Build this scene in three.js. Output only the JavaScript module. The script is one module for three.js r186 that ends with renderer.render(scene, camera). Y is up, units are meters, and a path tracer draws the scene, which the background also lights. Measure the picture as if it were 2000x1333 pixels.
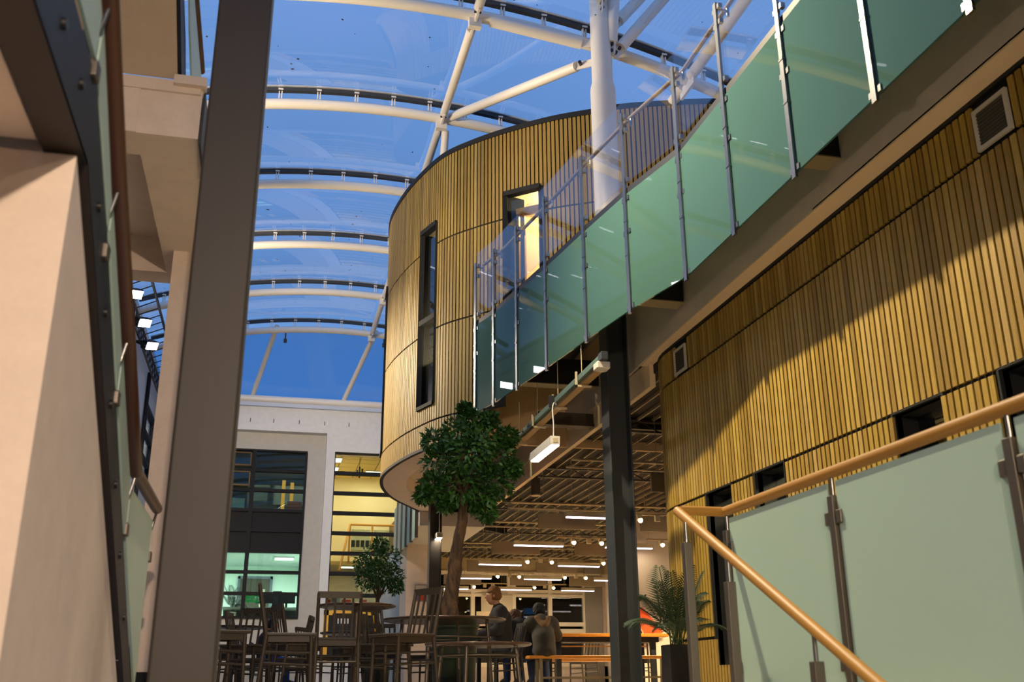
import * as THREE from 'three';
import { mergeGeometries, mergeVertices } from 'three/addons/utils/BufferGeometryUtils.js';
import { RoundedBoxGeometry } from 'three/addons/geometries/RoundedBoxGeometry.js';
import { MarchingCubes } from 'three/addons/objects/MarchingCubes.js';
import { RectAreaLightUniformsLib } from 'three/addons/lights/RectAreaLightUniformsLib.js';

// ------------------------------------------------------------------ camera, sky, exposure
const scene = new THREE.Scene();
const rad = THREE.MathUtils.degToRad;
const camera = new THREE.PerspectiveCamera(37.86, 2000 / 1333, 0.05, 200);
camera.position.set(0, 0.05, 0);
camera.rotation.order = 'YXZ';
camera.rotation.set(rad(18.94), rad(-13.7), rad(-0.4));
camera.focus = 14;
camera.userData.fStop = 2.8;
const renderer = new THREE.WebGLRenderer({ antialias: true });
renderer.toneMapping = THREE.LinearToneMapping;
renderer.toneMappingExposure = 1.0;
renderer.shadowMap.enabled = true;
RectAreaLightUniformsLib.init();

let seed = 7;
const rnd = (a = 0, b = 1) => { seed = (seed * 1664525 + 1013904223) >>> 0; return a + (b - a) * (seed / 4294967296); };
const hash2 = (x, y) => { const s = Math.sin(x * 127.1 + y * 311.7) * 43758.5453; return s - Math.floor(s); };
const sm = (t) => t * t * (3 - 2 * t);
function noise2(x, y, px = 1e9, py = 1e9) {
  const xi = Math.floor(x), yi = Math.floor(y), fx = sm(x - xi), fy = sm(y - yi);
  const h = (i, j) => hash2(((i % px) + px) % px, ((j % py) + py) % py);
  return (h(xi, yi) * (1 - fx) + h(xi + 1, yi) * fx) * (1 - fy) + (h(xi, yi + 1) * (1 - fx) + h(xi + 1, yi + 1) * fx) * fy;
}
function tex(w, h, fn, { srgb = true, repeat } = {}) {
  const d = new Uint8Array(w * h * 4);
  for (let y = 0; y < h; y++) for (let x = 0; x < w; x++) {
    const c = fn(x / w, y / h), o = (y * w + x) * 4;
    for (let k = 0; k < 3; k++) d[o + k] = Math.max(0, Math.min(255, Math.round((Array.isArray(c) ? c[k] : c) * 255)));
    d[o + 3] = 255;
  }
  const t = new THREE.DataTexture(d, w, h);
  t.wrapS = t.wrapT = THREE.RepeatWrapping; t.magFilter = THREE.LinearFilter; t.minFilter = THREE.LinearMipmapLinearFilter; t.generateMipmaps = true;
  if (srgb) t.colorSpace = THREE.SRGBColorSpace;
  if (repeat) t.repeat.set(...repeat);
  t.needsUpdate = true;
  return t;
}
// dusk sky: blue all round, paler and a little clouded
{
  const W = 512, H = 256, d = new Float32Array(W * H * 4);
  for (let j = 0; j < H; j++) for (let i = 0; i < W; i++) {
    const el = (j / (H - 1) - 0.5) * 2, e = Math.max(0, el), o = (j * W + i) * 4;
    const u = i / W * 16, v = j / H * 24;
    const cl = 0.6 * noise2(u, v, 16) + 0.28 * noise2(u * 2, v * 2.3, 32) + 0.12 * noise2(u * 4, v * 5, 64);
    const c = 0.86 + 0.3 * cl, t = Math.min(1, e * 1.25);
    d[o] = (0.105 + 0.135 * t) * c * (0.9 + 0.3 * cl); d[o + 1] = (0.27 + 0.17 * t) * c; d[o + 2] = (0.6 + 0.3 * t) * c; d[o + 3] = 1;
  }
  const sky = new THREE.DataTexture(d, W, H, THREE.RGBAFormat, THREE.FloatType);
  sky.mapping = THREE.EquirectangularReflectionMapping; sky.magFilter = THREE.LinearFilter; sky.needsUpdate = true;
  scene.background = sky;
}
scene.backgroundIntensity = 1.0;

// ------------------------------------------------------------------ naming and placing
const used = new Map();
function numbered(n) { const k = used.get(n) ?? 0; used.set(n, k + 1); return k ? n + '_' + String(k).padStart(3, '0') : n; }
function tag(o, label, category, group, kind) {
  o.userData.label = label; o.userData.category = category;
  if (group) o.userData.group = group;
  if (kind) o.userData.kind = kind;
  return o;
}
function thing(name, label, category, pos = [0, 0, 0], turn = 0, group, kind) {
  const g = new THREE.Group(); g.name = numbered(name); g.position.set(...pos); g.rotation.y = turn; scene.add(g);
  return tag(g, label, category, group, kind);
}
function part(name, geo, mat, parent, label) {
  const m = new THREE.Mesh(Array.isArray(geo) ? join(geo) : geo, mat); m.name = name; m.castShadow = m.receiveShadow = true; parent.add(m);
  if (label) m.userData.label = label;
  return m;
}
function solo(name, geo, mat, label, category, group, kind) {
  const m = part(numbered(name), geo, mat, scene); return tag(m, label, category, group, kind);
}
const struct = (name, geo, mat, label, category) => solo(name, geo, mat, label, category, null, 'structure');
function copyOf(o, pos, turn, label) {
  const c = o.clone(); c.name = numbered(o.name.replace(/_\d{3}$/, '')); c.userData = { ...o.userData, label }; c.position.set(...pos); c.rotation.y = turn; scene.add(c); return c;
}
// ------------------------------------------------------------------ geometry helpers (uv in metres)
function metric(g) {
  if (g.index) g = g.toNonIndexed();
  g.computeVertexNormals();
  const p = g.attributes.position, n = g.attributes.normal, uv = new Float32Array(p.count * 2);
  for (let i = 0; i < p.count; i++) {
    const a = Math.abs(n.getX(i)), b = Math.abs(n.getY(i)), c = Math.abs(n.getZ(i));
    if (b >= a && b >= c) { uv[2 * i] = p.getX(i); uv[2 * i + 1] = p.getZ(i); }
    else if (a >= c) { uv[2 * i] = p.getZ(i); uv[2 * i + 1] = p.getY(i); }
    else { uv[2 * i] = p.getX(i); uv[2 * i + 1] = p.getY(i); }
  }
  g.setAttribute('uv', new THREE.BufferAttribute(uv, 2));
  for (const k of Object.keys(g.attributes)) if (!['position', 'normal', 'uv'].includes(k)) g.deleteAttribute(k);
  return g;
}
const plainUV = (g) => { g = g.index ? g.toNonIndexed() : g; for (const k of Object.keys(g.attributes)) if (!['position', 'normal', 'uv'].includes(k)) g.deleteAttribute(k); return g; };
const join = (list) => mergeGeometries(list.map(plainUV), false);
// box from min and max corners
function bx(x0, y0, z0, x1, y1, z1) {
  const g = new THREE.BoxGeometry(Math.abs(x1 - x0), Math.abs(y1 - y0), Math.abs(z1 - z0));
  g.translate((x0 + x1) / 2, (y0 + y1) / 2, (z0 + z1) / 2); return metric(g);
}
function rbx(x0, y0, z0, x1, y1, z1, r = 0.008, seg = 2) {
  const g = new RoundedBoxGeometry(Math.abs(x1 - x0), Math.abs(y1 - y0), Math.abs(z1 - z0), seg, r);
  g.translate((x0 + x1) / 2, (y0 + y1) / 2, (z0 + z1) / 2); return plainUV(g);
}
const V = (x, y, z) => new THREE.Vector3(x, y, z);
const vec = (a) => a.isVector3 ? a : V(...a);
function rod(a, b, r0, r1 = r0, seg = 14, caps = true) {
  a = vec(a); b = vec(b); const d = b.clone().sub(a), L = d.length();
  const g = new THREE.CylinderGeometry(r1, r0, L, seg, 1, !caps); g.translate(0, L / 2, 0);
  g.applyQuaternion(new THREE.Quaternion().setFromUnitVectors(V(0, 1, 0), d.normalize())); g.translate(a.x, a.y, a.z); return plainUV(g);
}
// rectangular bar between two points, width w sideways and h upwards
function bar(a, b, w, h, up = V(0, 1, 0)) {
  a = vec(a); b = vec(b); const d = b.clone().sub(a), L = d.length(); d.normalize();
  const side = new THREE.Vector3().crossVectors(up, d).normalize(), u2 = new THREE.Vector3().crossVectors(d, side);
  const g = new THREE.BoxGeometry(w, h, L); metric(g); g.translate(0, 0, L / 2);
  const gg = metric(g); gg.applyMatrix4(new THREE.Matrix4().makeBasis(side, u2, d)); gg.translate(a.x, a.y, a.z); return gg;
}
function sweep(points, r, seg = 40, rs = 10, tension = 0.5) {
  const c = new THREE.CatmullRomCurve3(points.map(vec), false, 'catmullrom', tension);
  return plainUV(new THREE.TubeGeometry(c, seg, r, rs, false));
}
const polyTube = (points, r, rs = 12) => {
  const c = new THREE.CurvePath(); const p = points.map(vec);
  const out = [];
  for (let i = 0; i + 1 < p.length; i++) { out.push(rod(p[i], p[i + 1], r, r, rs, true)); if (i) { const s = new THREE.SphereGeometry(r, rs, 8); s.translate(p[i].x, p[i].y, p[i].z); out.push(plainUV(s)); } }
  return join(out);
};
// extrude a polygon given in (a,b) along an axis
function prismZ(pts, z0, z1) { const s = new THREE.Shape(pts.map((p) => new THREE.Vector2(p[0], p[1]))); const g = new THREE.ExtrudeGeometry(s, { depth: z1 - z0, bevelEnabled: false }); g.translate(0, 0, z0); return metric(g); }
function prismY(pts, y0, y1) { // pts are (x,z)
  const s = new THREE.Shape(pts.map((p) => new THREE.Vector2(p[0], -p[1]))); const g = new THREE.ExtrudeGeometry(s, { depth: y1 - y0, bevelEnabled: false }); g.rotateX(-Math.PI / 2); g.translate(0, y0, 0); return metric(g);
}
function prismX(pts, x0, x1) { // pts are (z,y)
  const s = new THREE.Shape(pts.map((p) => new THREE.Vector2(-p[0], p[1]))); const g = new THREE.ExtrudeGeometry(s, { depth: x1 - x0, bevelEnabled: false }); g.rotateY(Math.PI / 2); g.translate(x0, 0, 0); return metric(g);
}
function lathe(profile, seg = 32, pos = [0, 0, 0]) { const g = new THREE.LatheGeometry(profile.map((p) => new THREE.Vector2(...p)), seg); g.translate(...pos); return plainUV(g); }

// ------------------------------------------------------------------ materials
const std = (color, roughness = 0.7, extra = {}) => new THREE.MeshStandardMaterial({ color, roughness, ...extra });
const phys = (color, roughness, extra = {}) => new THREE.MeshPhysicalMaterial({ color, roughness, ...extra });
const woodFn = (k) => (u, v) => {
  const warp = noise2(u * 4 + k * 7, v * 6, 1e9, 6) * 0.9;
  const g = noise2(u * 46 + warp * 3 + k * 13, v * 10, 1e9, 10), f = noise2(u * 160 + k * 5, v * 40, 1e9, 40);
  const ring = 0.5 + 0.5 * Math.sin((u * 22 + warp * 4) * 6.28);
  const fleck = noise2(u * 60 + k, v * 90, 1e9, 90) > 0.86 ? -0.09 : 0;
  const t = 0.80 + 0.10 * g + 0.07 * f + 0.05 * ring + fleck + 0.06 * (noise2(u * 3 + k * 3, v * 5, 1e9, 5) - 0.5);
  return [t, t * (0.985 - 0.03 * (1 - g)), t * (0.96 - 0.06 * (1 - g))];
};
const woodTex = [0, 1, 2].map((k) => tex(128, 1024, woodFn(k), { repeat: [4, 0.5] }));
const slatTones = ['#a68c38', '#9b802e', '#b09846', '#8f762d', '#a1873d', '#a88f37', '#947a28', '#ae9650'];
const slatMats = slatTones.map((c, i) => std(c, 0.55, { map: woodTex[i % 3] }));
const plasterTex = tex(256, 256, (u, v) => { const t = 0.95 + 0.03 * noise2(u * 16, v * 16, 16, 16) + 0.02 * noise2(u * 90, v * 90, 90, 90); return [t, t, t]; }, { repeat: [0.7, 0.7] });
const plasterBump = tex(256, 256, (u, v) => 0.5 * noise2(u * 64, v * 64, 64, 64) + 0.5 * noise2(u * 128, v * 128, 128, 128), { srgb: false, repeat: [2, 2] });
const M = {
  cream: std('#e4d3c0', 0.85, { map: plasterTex, bumpMap: plasterBump, bumpScale: 0.0006 }),
  white: std('#dcdad6', 0.85, { map: plasterTex, bumpMap: plasterBump, bumpScale: 0.0006 }),
  greyPaint: std('#b9b4aa', 0.8, { map: plasterTex }),
  soffit: std('#c6bdad', 0.85, { map: plasterTex }),
  columnGrey: std('#38322a', 0.6, { map: plasterTex }),
  navySteel: std('#151a26', 0.5, { metalness: 0.2 }),
  brownFlange: std('#2c221a', 0.6),
  darkSteel: std('#3c4144', 0.45, { metalness: 0.35 }),
  tube: std('#e3ddd4', 0.4),
  gasket: std('#33363a', 0.6),
  bolt: std('#3a3a38', 0.4, { metalness: 0.8 }),
  steel: std('#8a8b8b', 0.3, { metalness: 1 }),
  satin: std('#6d675e', 0.45, { metalness: 0.9 }),
  black: std('#0c0c0d', 0.7),
  blackFrame: std('#050506', 0.8),
  railWood: std('#b3842c', 0.5, { map: woodTex[1] }),
  railBrown: std('#4e301c', 0.4, { map: woodTex[0] }),
  frosted: phys('#4f756e', 0.8, { transmission: 0.45, thickness: 0, ior: 1.5, specularIntensity: 0.02, clearcoat: 1, clearcoatRoughness: 0.015 }),
  frostedSide: phys('#b4cfc0', 0.5, { transmission: 0.25, thickness: 0 }),
  clear: phys('#ffffff', 0.0, { transmission: 1, thickness: 0, ior: 1.5 }),
  foil: phys('#f6f9ff', 0.015, { transmission: 1, thickness: 0, ior: 1.8 }),
  endFoil: phys('#9cc3e0', 0.12, { transmission: 1, thickness: 0, ior: 1.42 }),
  pane: phys('#dfe8e6', 0.0, { transmission: 1, thickness: 0, ior: 1.5 }),
  deckDark: std('#15100b', 0.9),
  batten: std('#a2916f', 0.6),
  beamBrown: std('#3d3527', 0.7),
  baffle: std('#857559', 0.95),
  fixture: std('#b9ab8a', 0.5),
  floor: std('#a79a86', 0.35),
  chairWood: std('#33291a', 0.55, { map: woodTex[2] }),
  tableTop: std('#46301f', 0.25, { map: woodTex[0] }),
  benchWood: std('#e0982c', 0.4, { map: woodTex[1] }),
  bark: std('#6a543a', 0.9, { map: tex(128, 256, (u, v) => { const w = noise2(u * 6, v * 5, 6, 5), t = 0.42 + 0.4 * noise2(u * 22 + w * 3, v * 6, 1e9, 6) + 0.18 * noise2(u * 60, v * 40, 60, 40); return [t, t * 0.95, t * 0.88]; }) }),
  leaf: phys('#2c5518', 0.5, { side: THREE.DoubleSide }),
  palmLeaf: phys('#172f10', 0.7, { side: THREE.DoubleSide }),
  planter: std('#1d2a18', 0.5),
  soil: std('#2a1d12', 0.95),
};
const glow = (c, k) => new THREE.MeshStandardMaterial({ color: '#000', emissive: c, emissiveIntensity: k, roughness: 0.5 });
function rectLight(color, intensity, w, h, pos, target, parent = scene) {
  const l = new THREE.RectAreaLight(color, intensity, w, h); l.position.set(...pos); l.name = numbered('area_light'); parent.add(l); l.lookAt(...target); return l;
}
function spotLight(color, intensity, pos, target, angle = 0.6, pen = 0.5, radius = 2) {
  const l = new THREE.SpotLight(color, intensity, 0, angle, pen, 2); l.position.set(...pos); l.target.position.set(...target); l.castShadow = true; l.shadow.radius = radius; l.name = numbered('spot_light'); scene.add(l); scene.add(l.target); return l;
}
M.guardGlass = phys('#b4d2c6', 0.45, { transmission: 0.2, thickness: 0 });
// ------------------------------------------------------------------ the shell
// floor of the hall with the stair opening in front
struct('floor', join([bx(-3.6, -0.3, -31.2, 14, 0, -5.75), bx(2.5, -0.3, -5.75, 14, 0, 6), bx(-3.6, -0.3, -5.75, -0.66, 0, -3.05)]), M.floor, 'pale hall floor under tables and planters', 'floor');
struct('floor', bx(-3.6, -1.8, -2.9, 2.5, -1.6, 6), M.floor, 'lower landing floor beneath the stair opening', 'floor');
struct('trim_1', join([bx(2.43, -1.8, -5.75, 2.5, -0.02, 6), bx(-0.66, -1.8, -5.8, 2.5, -0.02, -5.75)]), M.white, 'white edge lining of the stair opening', 'trim');
// steps going down towards the camera
{
  const g = thing('stair_flight', 'short flight of steps down from the hall floor', 'stairs', [0, 0, 0]);
  const n = 9; for (let i = 0; i < n; i++) part('step', bx(-0.14, -0.175 * (i + 1) - 0.2, -5.75 + i * 0.3, 2.38, -0.175 * (i + 1), -5.75 + (i + 1) * 0.3), M.greyPaint, g);
}
// far gable wall: white front skin and a grey set-back bay
const FZ = -29;
{
  const w = thing('wall_back', 'white gable wall at the far end with two tall windows', 'wall', [0, 0, 0], 0, null, 'structure');
  const z0 = FZ + 0.02, z1 = FZ + 0.32;
  part('upper_wall', join([bx(-3.6, 6.93, z0 - 0.6, 4.6, 7.62, z1)]), M.white, w);
  part('pier', join([bx(1.45, 0, z0 - 0.3, 1.70, 6.93, z1), bx(3.62, 3.6, z0 - 0.3, 4.6, 6.93, z1), bx(1.70, 6.40, z0 - 0.3, 3.62, 6.93, z1), bx(1.70, 0, z0 - 0.3, 3.62, 1.2, z1)]), M.white, w);
  part('set_back_bay', join([bx(-3.6, 0, FZ - 0.3, -1.17, 6.93, FZ), bx(0.9, 0, FZ - 0.3, 1.45, 6.93, FZ), bx(-1.17, 6.4, FZ - 0.3, 0.9, 6.93, FZ), bx(-1.17, 0, FZ - 0.3, 0.9, 1.75, FZ)]), M.greyPaint, w);
  part('cornice', join([bx(-3.6, 7.62, z0 - 0.6, 4.6, 7.74, z1 + 0.12)]), std('#b9c3d6', 0.5), w);
  part('cornice_tube', rod([-3.6, 7.83, z1 + 0.1], [4.6, 7.83, z1 + 0.1], 0.1, 0.1, 18), M.tube, w);
  for (const x of [-0.75, -0.1, 0.62, 1.35, 2.05]) part('weep_slot', bx(x, 7.16, z1 - 0.01, x + 0.02, 7.28, z1 + 0.006), M.blackFrame, w);
}
// windows of the gable
const rowsA = [6.38, 5.83, 5.26, 4.69, 4.13, 3.55, 2.98, 2.40, 1.79];
{
  const w = thing('window_1', 'tall black-framed window, dark upstairs and green-lit office below', 'window', [0, 0, 0], 0, null, 'structure');
  const z = FZ + 0.02, x0 = -1.15, xm = -0.55, x1 = 0.88, t = 0.055;
  part('frame', join([bx(x0 - t, 1.74, z - 0.1, x0, 6.43, z + 0.05), bx(x1, 1.74, z - 0.1, x1 + t, 6.43, z + 0.05), bx(x0, 6.38, z - 0.1, x1, 6.43, z + 0.05), bx(x0, 1.74, z - 0.1, x1, 1.8, z + 0.06), bx(xm - t, 1.8, z - 0.1, xm + t, 6.38, z + 0.05)]), M.blackFrame, w);
  for (const y of rowsA.slice(1, -1)) part('transom', bx(x0, y - 0.045, z - 0.1, x1, y + 0.045, z + 0.045), M.blackFrame, w);
  for (let i = 0; i < 8; i++) for (const [a, b] of [[x0, xm - t], [xm + t, x1]]) {
    const top = rowsA[i] - (i ? 0.045 : 0), bot = rowsA[i + 1] + 0.045;
    if (i === 3 || i === 4) part('spandrel_panel', bx(a, bot, z - 0.05, b, top, z - 0.02), std('#040405', 0.8), w);
    else part('pane', bx(a, bot, z - 0.032, b, top, z - 0.028), M.pane, w);
  }
  // two casements left ajar at the top left, seen as brass coloured edges
  for (const [i, tilt] of [[0, 0.28], [1, 0.2]]) {
    const c = new THREE.Group(); c.name = 'casement'; c.position.set(0, rowsA[i] - 0.06, z + 0.03); c.rotation.x = -tilt; w.add(c);
    const a = x0 + 0.02, b = xm - t - 0.02, h = 0.44;
    part('sash', join([bx(a, -h, 0, a + 0.035, 0, 0.04), bx(b - 0.035, -h, 0, b, 0, 0.04), bx(a, -0.035, 0, b, 0, 0.04), bx(a, -h, 0, b, -h + 0.05, 0.04)]), std('#6d5524', 0.35, { metalness: 0.3 }), c);
    part('pane', bx(a + 0.035, -h + 0.05, 0.015, b - 0.035, -0.035, 0.02), M.pane, c);
  }
}
{
  const w = thing('window_2', 'tall black-framed window with a yellow-lit stairwell inside', 'window', [0, 0, 0], 0, null, 'structure');
  const z = FZ + 0.2, x0 = 1.72, x1 = 3.58, t = 0.05;
  const rows = [6.38, 5.80, 5.22, 4.65, 4.08, 3.52, 2.96, 2.37, 1.93];
  part('frame', join([bx(x0 - t, 1.2, z - 0.1, x0 + 0.01, 6.42, z + 0.05), bx(x1, 1.2, z - 0.1, x1 + t, 6.42, z + 0.05), bx(x0, 6.36, z - 0.1, x1, 6.42, z + 0.05), bx(x0, 1.2, z - 0.1, x1, 1.25, z + 0.05)]), M.blackFrame, w);
  for (const y of rows.slice(1, -1)) part('transom', bx(x0, y - 0.05, z - 0.1, x1, y + 0.05, z + 0.045), M.blackFrame, w);
  for (let i = 0; i < 8; i++) part("pane", bx(x0, rows[i + 1] + 0.05, z - 0.032, x1, rows[i] - 0.05, z - 0.028), M.pane, w);
}
// rooms behind the windows
{
  // stairwell behind window 2
  struct('wall_back', join([bx(1.2, 0, -33.6, 4.8, 6.6, -33.5)]), std('#efe2bf', 0.8), 'pale yellow rear wall of the stairwell', 'wall');
  struct('wall_left', join([bx(1.3, 0, -33.5, 1.42, 6.6, -29.3)]), std('#ebdcb4', 0.8), 'pale yellow side wall of the stairwell', 'wall');
  struct('wall_right', join([bx(4.4, 0, -33.5, 4.52, 6.6, -29.0)]), std('#ebdcb4', 0.8), 'pale yellow right side wall of the stairwell', 'wall');
  const c = thing('ceiling', 'tiled ceiling of the yellow-lit stairwell', 'ceiling', [0, 0, 0], 0, null, 'structure');
  part('slab', bx(1.3, 6.62, -33.6, 4.5, 6.75, -29.3), std('#8a7d5a', 0.9), c);
  for (let i = 0; i < 5; i++) for (let j = 0; j < 7; j++) part('ceiling_tile', bx(1.42 + i * 0.6, 6.59, -33.5 + j * 0.6, 1.99 + i * 0.6, 6.62, -32.93 + j * 0.6), std(i % 2 ? '#e2cd92' : '#dcc688', 0.9), c);
  for (const [x, z] of [[1.75, -30.6], [3.55, -30.6], [1.75, -32.0], [3.2, -32.4]]) {
    const l = thing('ceiling_light', `square ceiling panel lamp in the stairwell, ${x < 2 ? 'left' : 'right'} one ${z > -31 ? 'next to the window' : 'towards the rear wall'}`, 'lamp', [x, 6.55, z]);
    part('lamp_tray', bx(-0.29, 0.01, -0.29, 0.29, 0.035, 0.29), M.white, l);
    part('diffuser', bx(-0.27, -0.005, -0.27, 0.27, 0.01, 0.27), glow('#fff4d8', 3), l);
    rectLight('#ffeabc', 40, 0.5, 0.5, [x, 6.53, z], [x, 0, z]);
  }
  { const l = thing('ceiling_light', 'added lamp under the stairwell landing to brighten the posters', 'lamp', [2.5, 3.47, -31.9]); part('lamp_tray', bx(-0.3, 0.0, -0.2, 0.3, 0.03, 0.2), M.white, l); part('diffuser', bx(-0.27, -0.015, -0.17, 0.27, 0, 0.17), glow('#fff4d8', 3), l); rectLight('#ffe9c0', 40, 0.5, 0.3, [2.5, 3.43, -31.9], [2.5, 0, -31.9]); }  // extra lamp added because the poster wall came out dim
  // balustrade and landing inside the stairwell
  struct('floor', bx(1.42, 3.5, -33.5, 4.4, 3.62, -31.6), std('#cdb67a', 0.8), 'stairwell landing seen through the yellow window', 'floor');
  const b = thing('stair_balustrade', 'yellow timber balustrade inside the lit stairwell', 'balustrade', [0, 0, 0]);
  part('handrail', join([rod([2.45, 4.75, -31.6], [3.9, 4.75, -31.6], 0.035), rod([2.45, 4.75, -31.6], [2.1, 3.2, -30.4], 0.035)]), std('#d79a3c', 0.4), b);
  for (const x of [2.45, 3.15, 3.85]) part('post', bx(x - 0.03, 3.62, -31.63, x + 0.03, 4.75, -31.57), std('#cf9a44', 0.5), b);
  for (const x of [2.5, 3.2]) part('pane', bx(x, 3.75, -31.61, x + 0.6, 4.6, -31.595), M.pane, b);
  const n = thing('notice_board', 'row of small dark pictures on the stairwell wall', 'pictures', [0, 0, 0]);
  part('board', bx(2.6, 4.2, -33.49, 3.6, 4.62, -33.47), std('#efe6cf', 0.8), n);
  for (let i = 0; i < 6; i++) part('picture', bx(2.66 + i * 0.155, 4.3, -33.47, 2.78 + i * 0.155, 4.52, -33.455), std(['#2c2a28', '#4a3f36', '#1d2024'][i % 3], 0.6), n);
  solo('notice', bx(3.85, 3.9, -33.49, 4.1, 4.5, -33.47), std('#5f8a80', 0.7), 'teal notice on the stairwell wall beside the pictures', 'notice');
  const m = thing('hanging_mobile', 'small dark ornament hanging from the stairwell ceiling', 'ornament', [2.55, 6.1, -30.2]);
  part('cord', rod([0, 0.1, 0], [0, 0.5, 0], 0.006, 0.006, 6), M.black, m);
  for (const [x, y, h] of [[-0.09, -0.1, 0.2], [-0.02, -0.14, 0.34], [0.06, -0.08, 0.22]]) part('blade', bx(x, y, -0.02, x + 0.05, y + h, 0.02), std('#23282a', 0.6), m);
  // posters low in the stairwell
  for (const [x, w2, lab, col] of [[1.78, 0.08, 'narrow red poster edge at the left of the stairwell window', '#d8442a'], [2.18, 0.26, 'red and white notice poster in the stairwell window', '#d4452c'], [2.7, 0.2, 'smaller red notice half behind the small tree', '#d4452c']]) {
    const p = thing('poster', lab, 'poster', [x, 2.12, -29.914]);
    part('sheet', bx(0, -0.22, -0.004, w2, 0.22, 0.004), std('#f0e4d8', 0.8), p);
    part('heading', bx(0, 0.08, 0.004, w2, 0.22, 0.008), std(col, 0.8), p); part('footer', bx(0, -0.22, 0.004, w2, -0.14, 0.008), std(col, 0.8), p);
    if (w2 > 0.1) for (let i = 0; i < 4; i++) part('text_line', bx(0.02 + i * 0.055, -0.1, 0.004, 0.045 + i * 0.055, 0.05, 0.008), std('#c0705a', 0.8), p);
  }
  struct('wall_back', bx(1.43, 1.0, -30.02, 4.4, 2.42, -29.92), std('#ecdcb4', 0.8), 'low cream partition with red posters in the stairwell', 'wall');
  solo('door_leaf', bx(1.9, 1.0, -29.92, 2.12, 2.38, -29.87), std('#86a3ab', 0.6), 'pale blue door edge inside the stairwell', 'door');
  // office behind the lower half of window 1 and a dark room above
  struct('wall_back', bx(-2.6, 0, -33.6, 1.25, 6.6, -33.5), std('#d6e6d8', 0.8), 'pale green rear wall of the office', 'wall');
  struct('wall_left', bx(-2.7, 0, -33.6, -2.6, 6.6, -29.3), std('#d6e6d8', 0.8), 'pale green side wall of the office', 'wall');
  struct('wall_right', bx(1.2, 0, -33.6, 1.3, 6.6, -29.3), std('#d6e6d8', 0.8), 'pale green right side wall of the office', 'wall');
  struct('ceiling', bx(-2.7, 3.62, -33.6, 1.3, 3.9, -29.1), std('#cfd8cc', 0.9), 'white ceiling over the green-lit office', 'ceiling');
  struct('ceiling', bx(-2.7, 6.5, -33.6, 1.3, 6.7, -29.3), std('#cfd2d0', 0.9), 'ceiling over the unlit upstairs room', 'ceiling');
  for (const x of [-1.6, 0.5]) {
    const l = thing('ceiling_light', x < 0 ? 'green-white office ceiling lamp over the palm' : 'green-white office ceiling lamp over the monitors', 'lamp', [x, 3.58, -31]);
    part('lamp_tray', bx(-0.3, 0.005, -0.3, 0.3, 0.04, 0.3), M.white, l); part('diffuser', bx(-0.27, -0.01, -0.27, 0.27, 0.005, 0.27), glow('#e9fff0', 3), l);
    rectLight('#ecfff2', 210, 0.5, 0.5, [x, 3.55, -31], [x, 0, -31]);
  }
  const d = thing('door_1', 'dark door with a grey frame in the green office', 'door', [-0.35, 1.0, -33.5], 0, null, 'structure');
  part('door_frame', join([bx(-0.5, 0, 0, -0.42, 2.3, 0.08), bx(0.5, 0, 0, 0.58, 2.3, 0.08), bx(-0.5, 2.22, 0, 0.58, 2.3, 0.08)]), std('#66707a', 0.6), d);
  part('door_leaf', bx(-0.42, 0, 0, 0.5, 2.22, 0.05), std('#3c3420', 0.5), d);
  part('vision_panel', bx(0.2, 1.0, 0.05, 0.36, 1.9, 0.06), std('#b9b39a', 0.3), d);
  const ex = thing('exit_sign', 'green running-man exit sign low in the office window', 'sign', [-0.28, 2.3, -29.6]);
  part('sign_panel', bx(-0.22, -0.09, -0.02, 0.22, 0.09, 0.02), glow('#1f8a3c', 0.9), ex);
  part('running_figure', join([bx(0.02, -0.05, 0.02, 0.05, 0.03, 0.026), bx(0.05, -0.01, 0.02, 0.1, 0.015, 0.026), bx(-0.03, -0.02, 0.02, 0.02, 0.005, 0.026), rod([0.05, 0.05, 0.02], [0.05, 0.05, 0.028], 0.02, 0.02, 10)]), std('#e8f2e4', 0.6), ex);
  part('door_mark', bx(0.12, -0.06, 0.02, 0.17, 0.06, 0.026), std('#e8f2e4', 0.6), ex);
  part('arrow', join([bx(-0.18, -0.012, 0.02, -0.09, 0.012, 0.026)]), std('#e8f2e4', 0.6), ex);
  const dk = thing('office_desk', 'long pale desk inside the office window', 'desk', [0.1, 2.02, -29.8]);
  part('desk_top', bx(-1.2, 0, -0.35, 0.9, 0.06, 0.3), std('#9aa59a', 0.5), dk); part('desk_panel', bx(-1.2, -1.9, -0.3, 0.9, 0, -0.26), std('#26302c', 0.6), dk);
  for (const [x, lab] of [[0.02, 'black computer monitor beside the exit sign'], [0.62, 'black computer monitor at the right of the office desk']]) {
    const m2 = thing('computer_monitor', lab, 'monitor', [x, 2.08, -29.75]);
    part('screen_back', rbx(-0.24, 0.12, -0.02, 0.24, 0.42, 0.02, 0.01), M.blackFrame, m2); part('stand', join([bx(-0.03, 0, -0.02, 0.03, 0.14, 0.02), bx(-0.1, 0, -0.06, 0.1, 0.015, 0.06)]), M.blackFrame, m2);
  }
  const ch = thing('office_chair', 'dark office chair between the two monitors', 'chair', [0.36, 2.08, -30.2]);
  part('backrest', rbx(-0.14, 0, -0.05, 0.14, 0.5, 0.05, 0.04), std('#14171a', 0.8), ch);
  // things in the dark upstairs room
  for (const [x, y0, y1, lab] of [[0.28, 4.72, 5.7, 'taller glowing yellow bar standing in for a lit door slot in the dark upstairs window'], [0.52, 4.72, 5.64, 'shorter glowing yellow bar standing in for a lit door slot in the dark upstairs window']]) solo('glow_bar', bx(x, y0, -29.72, x + 0.1, y1, -29.69), glow('#ffbe3a', 0.75), lab, 'window');  // self-glowing bars in place of light coming through a door
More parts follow.
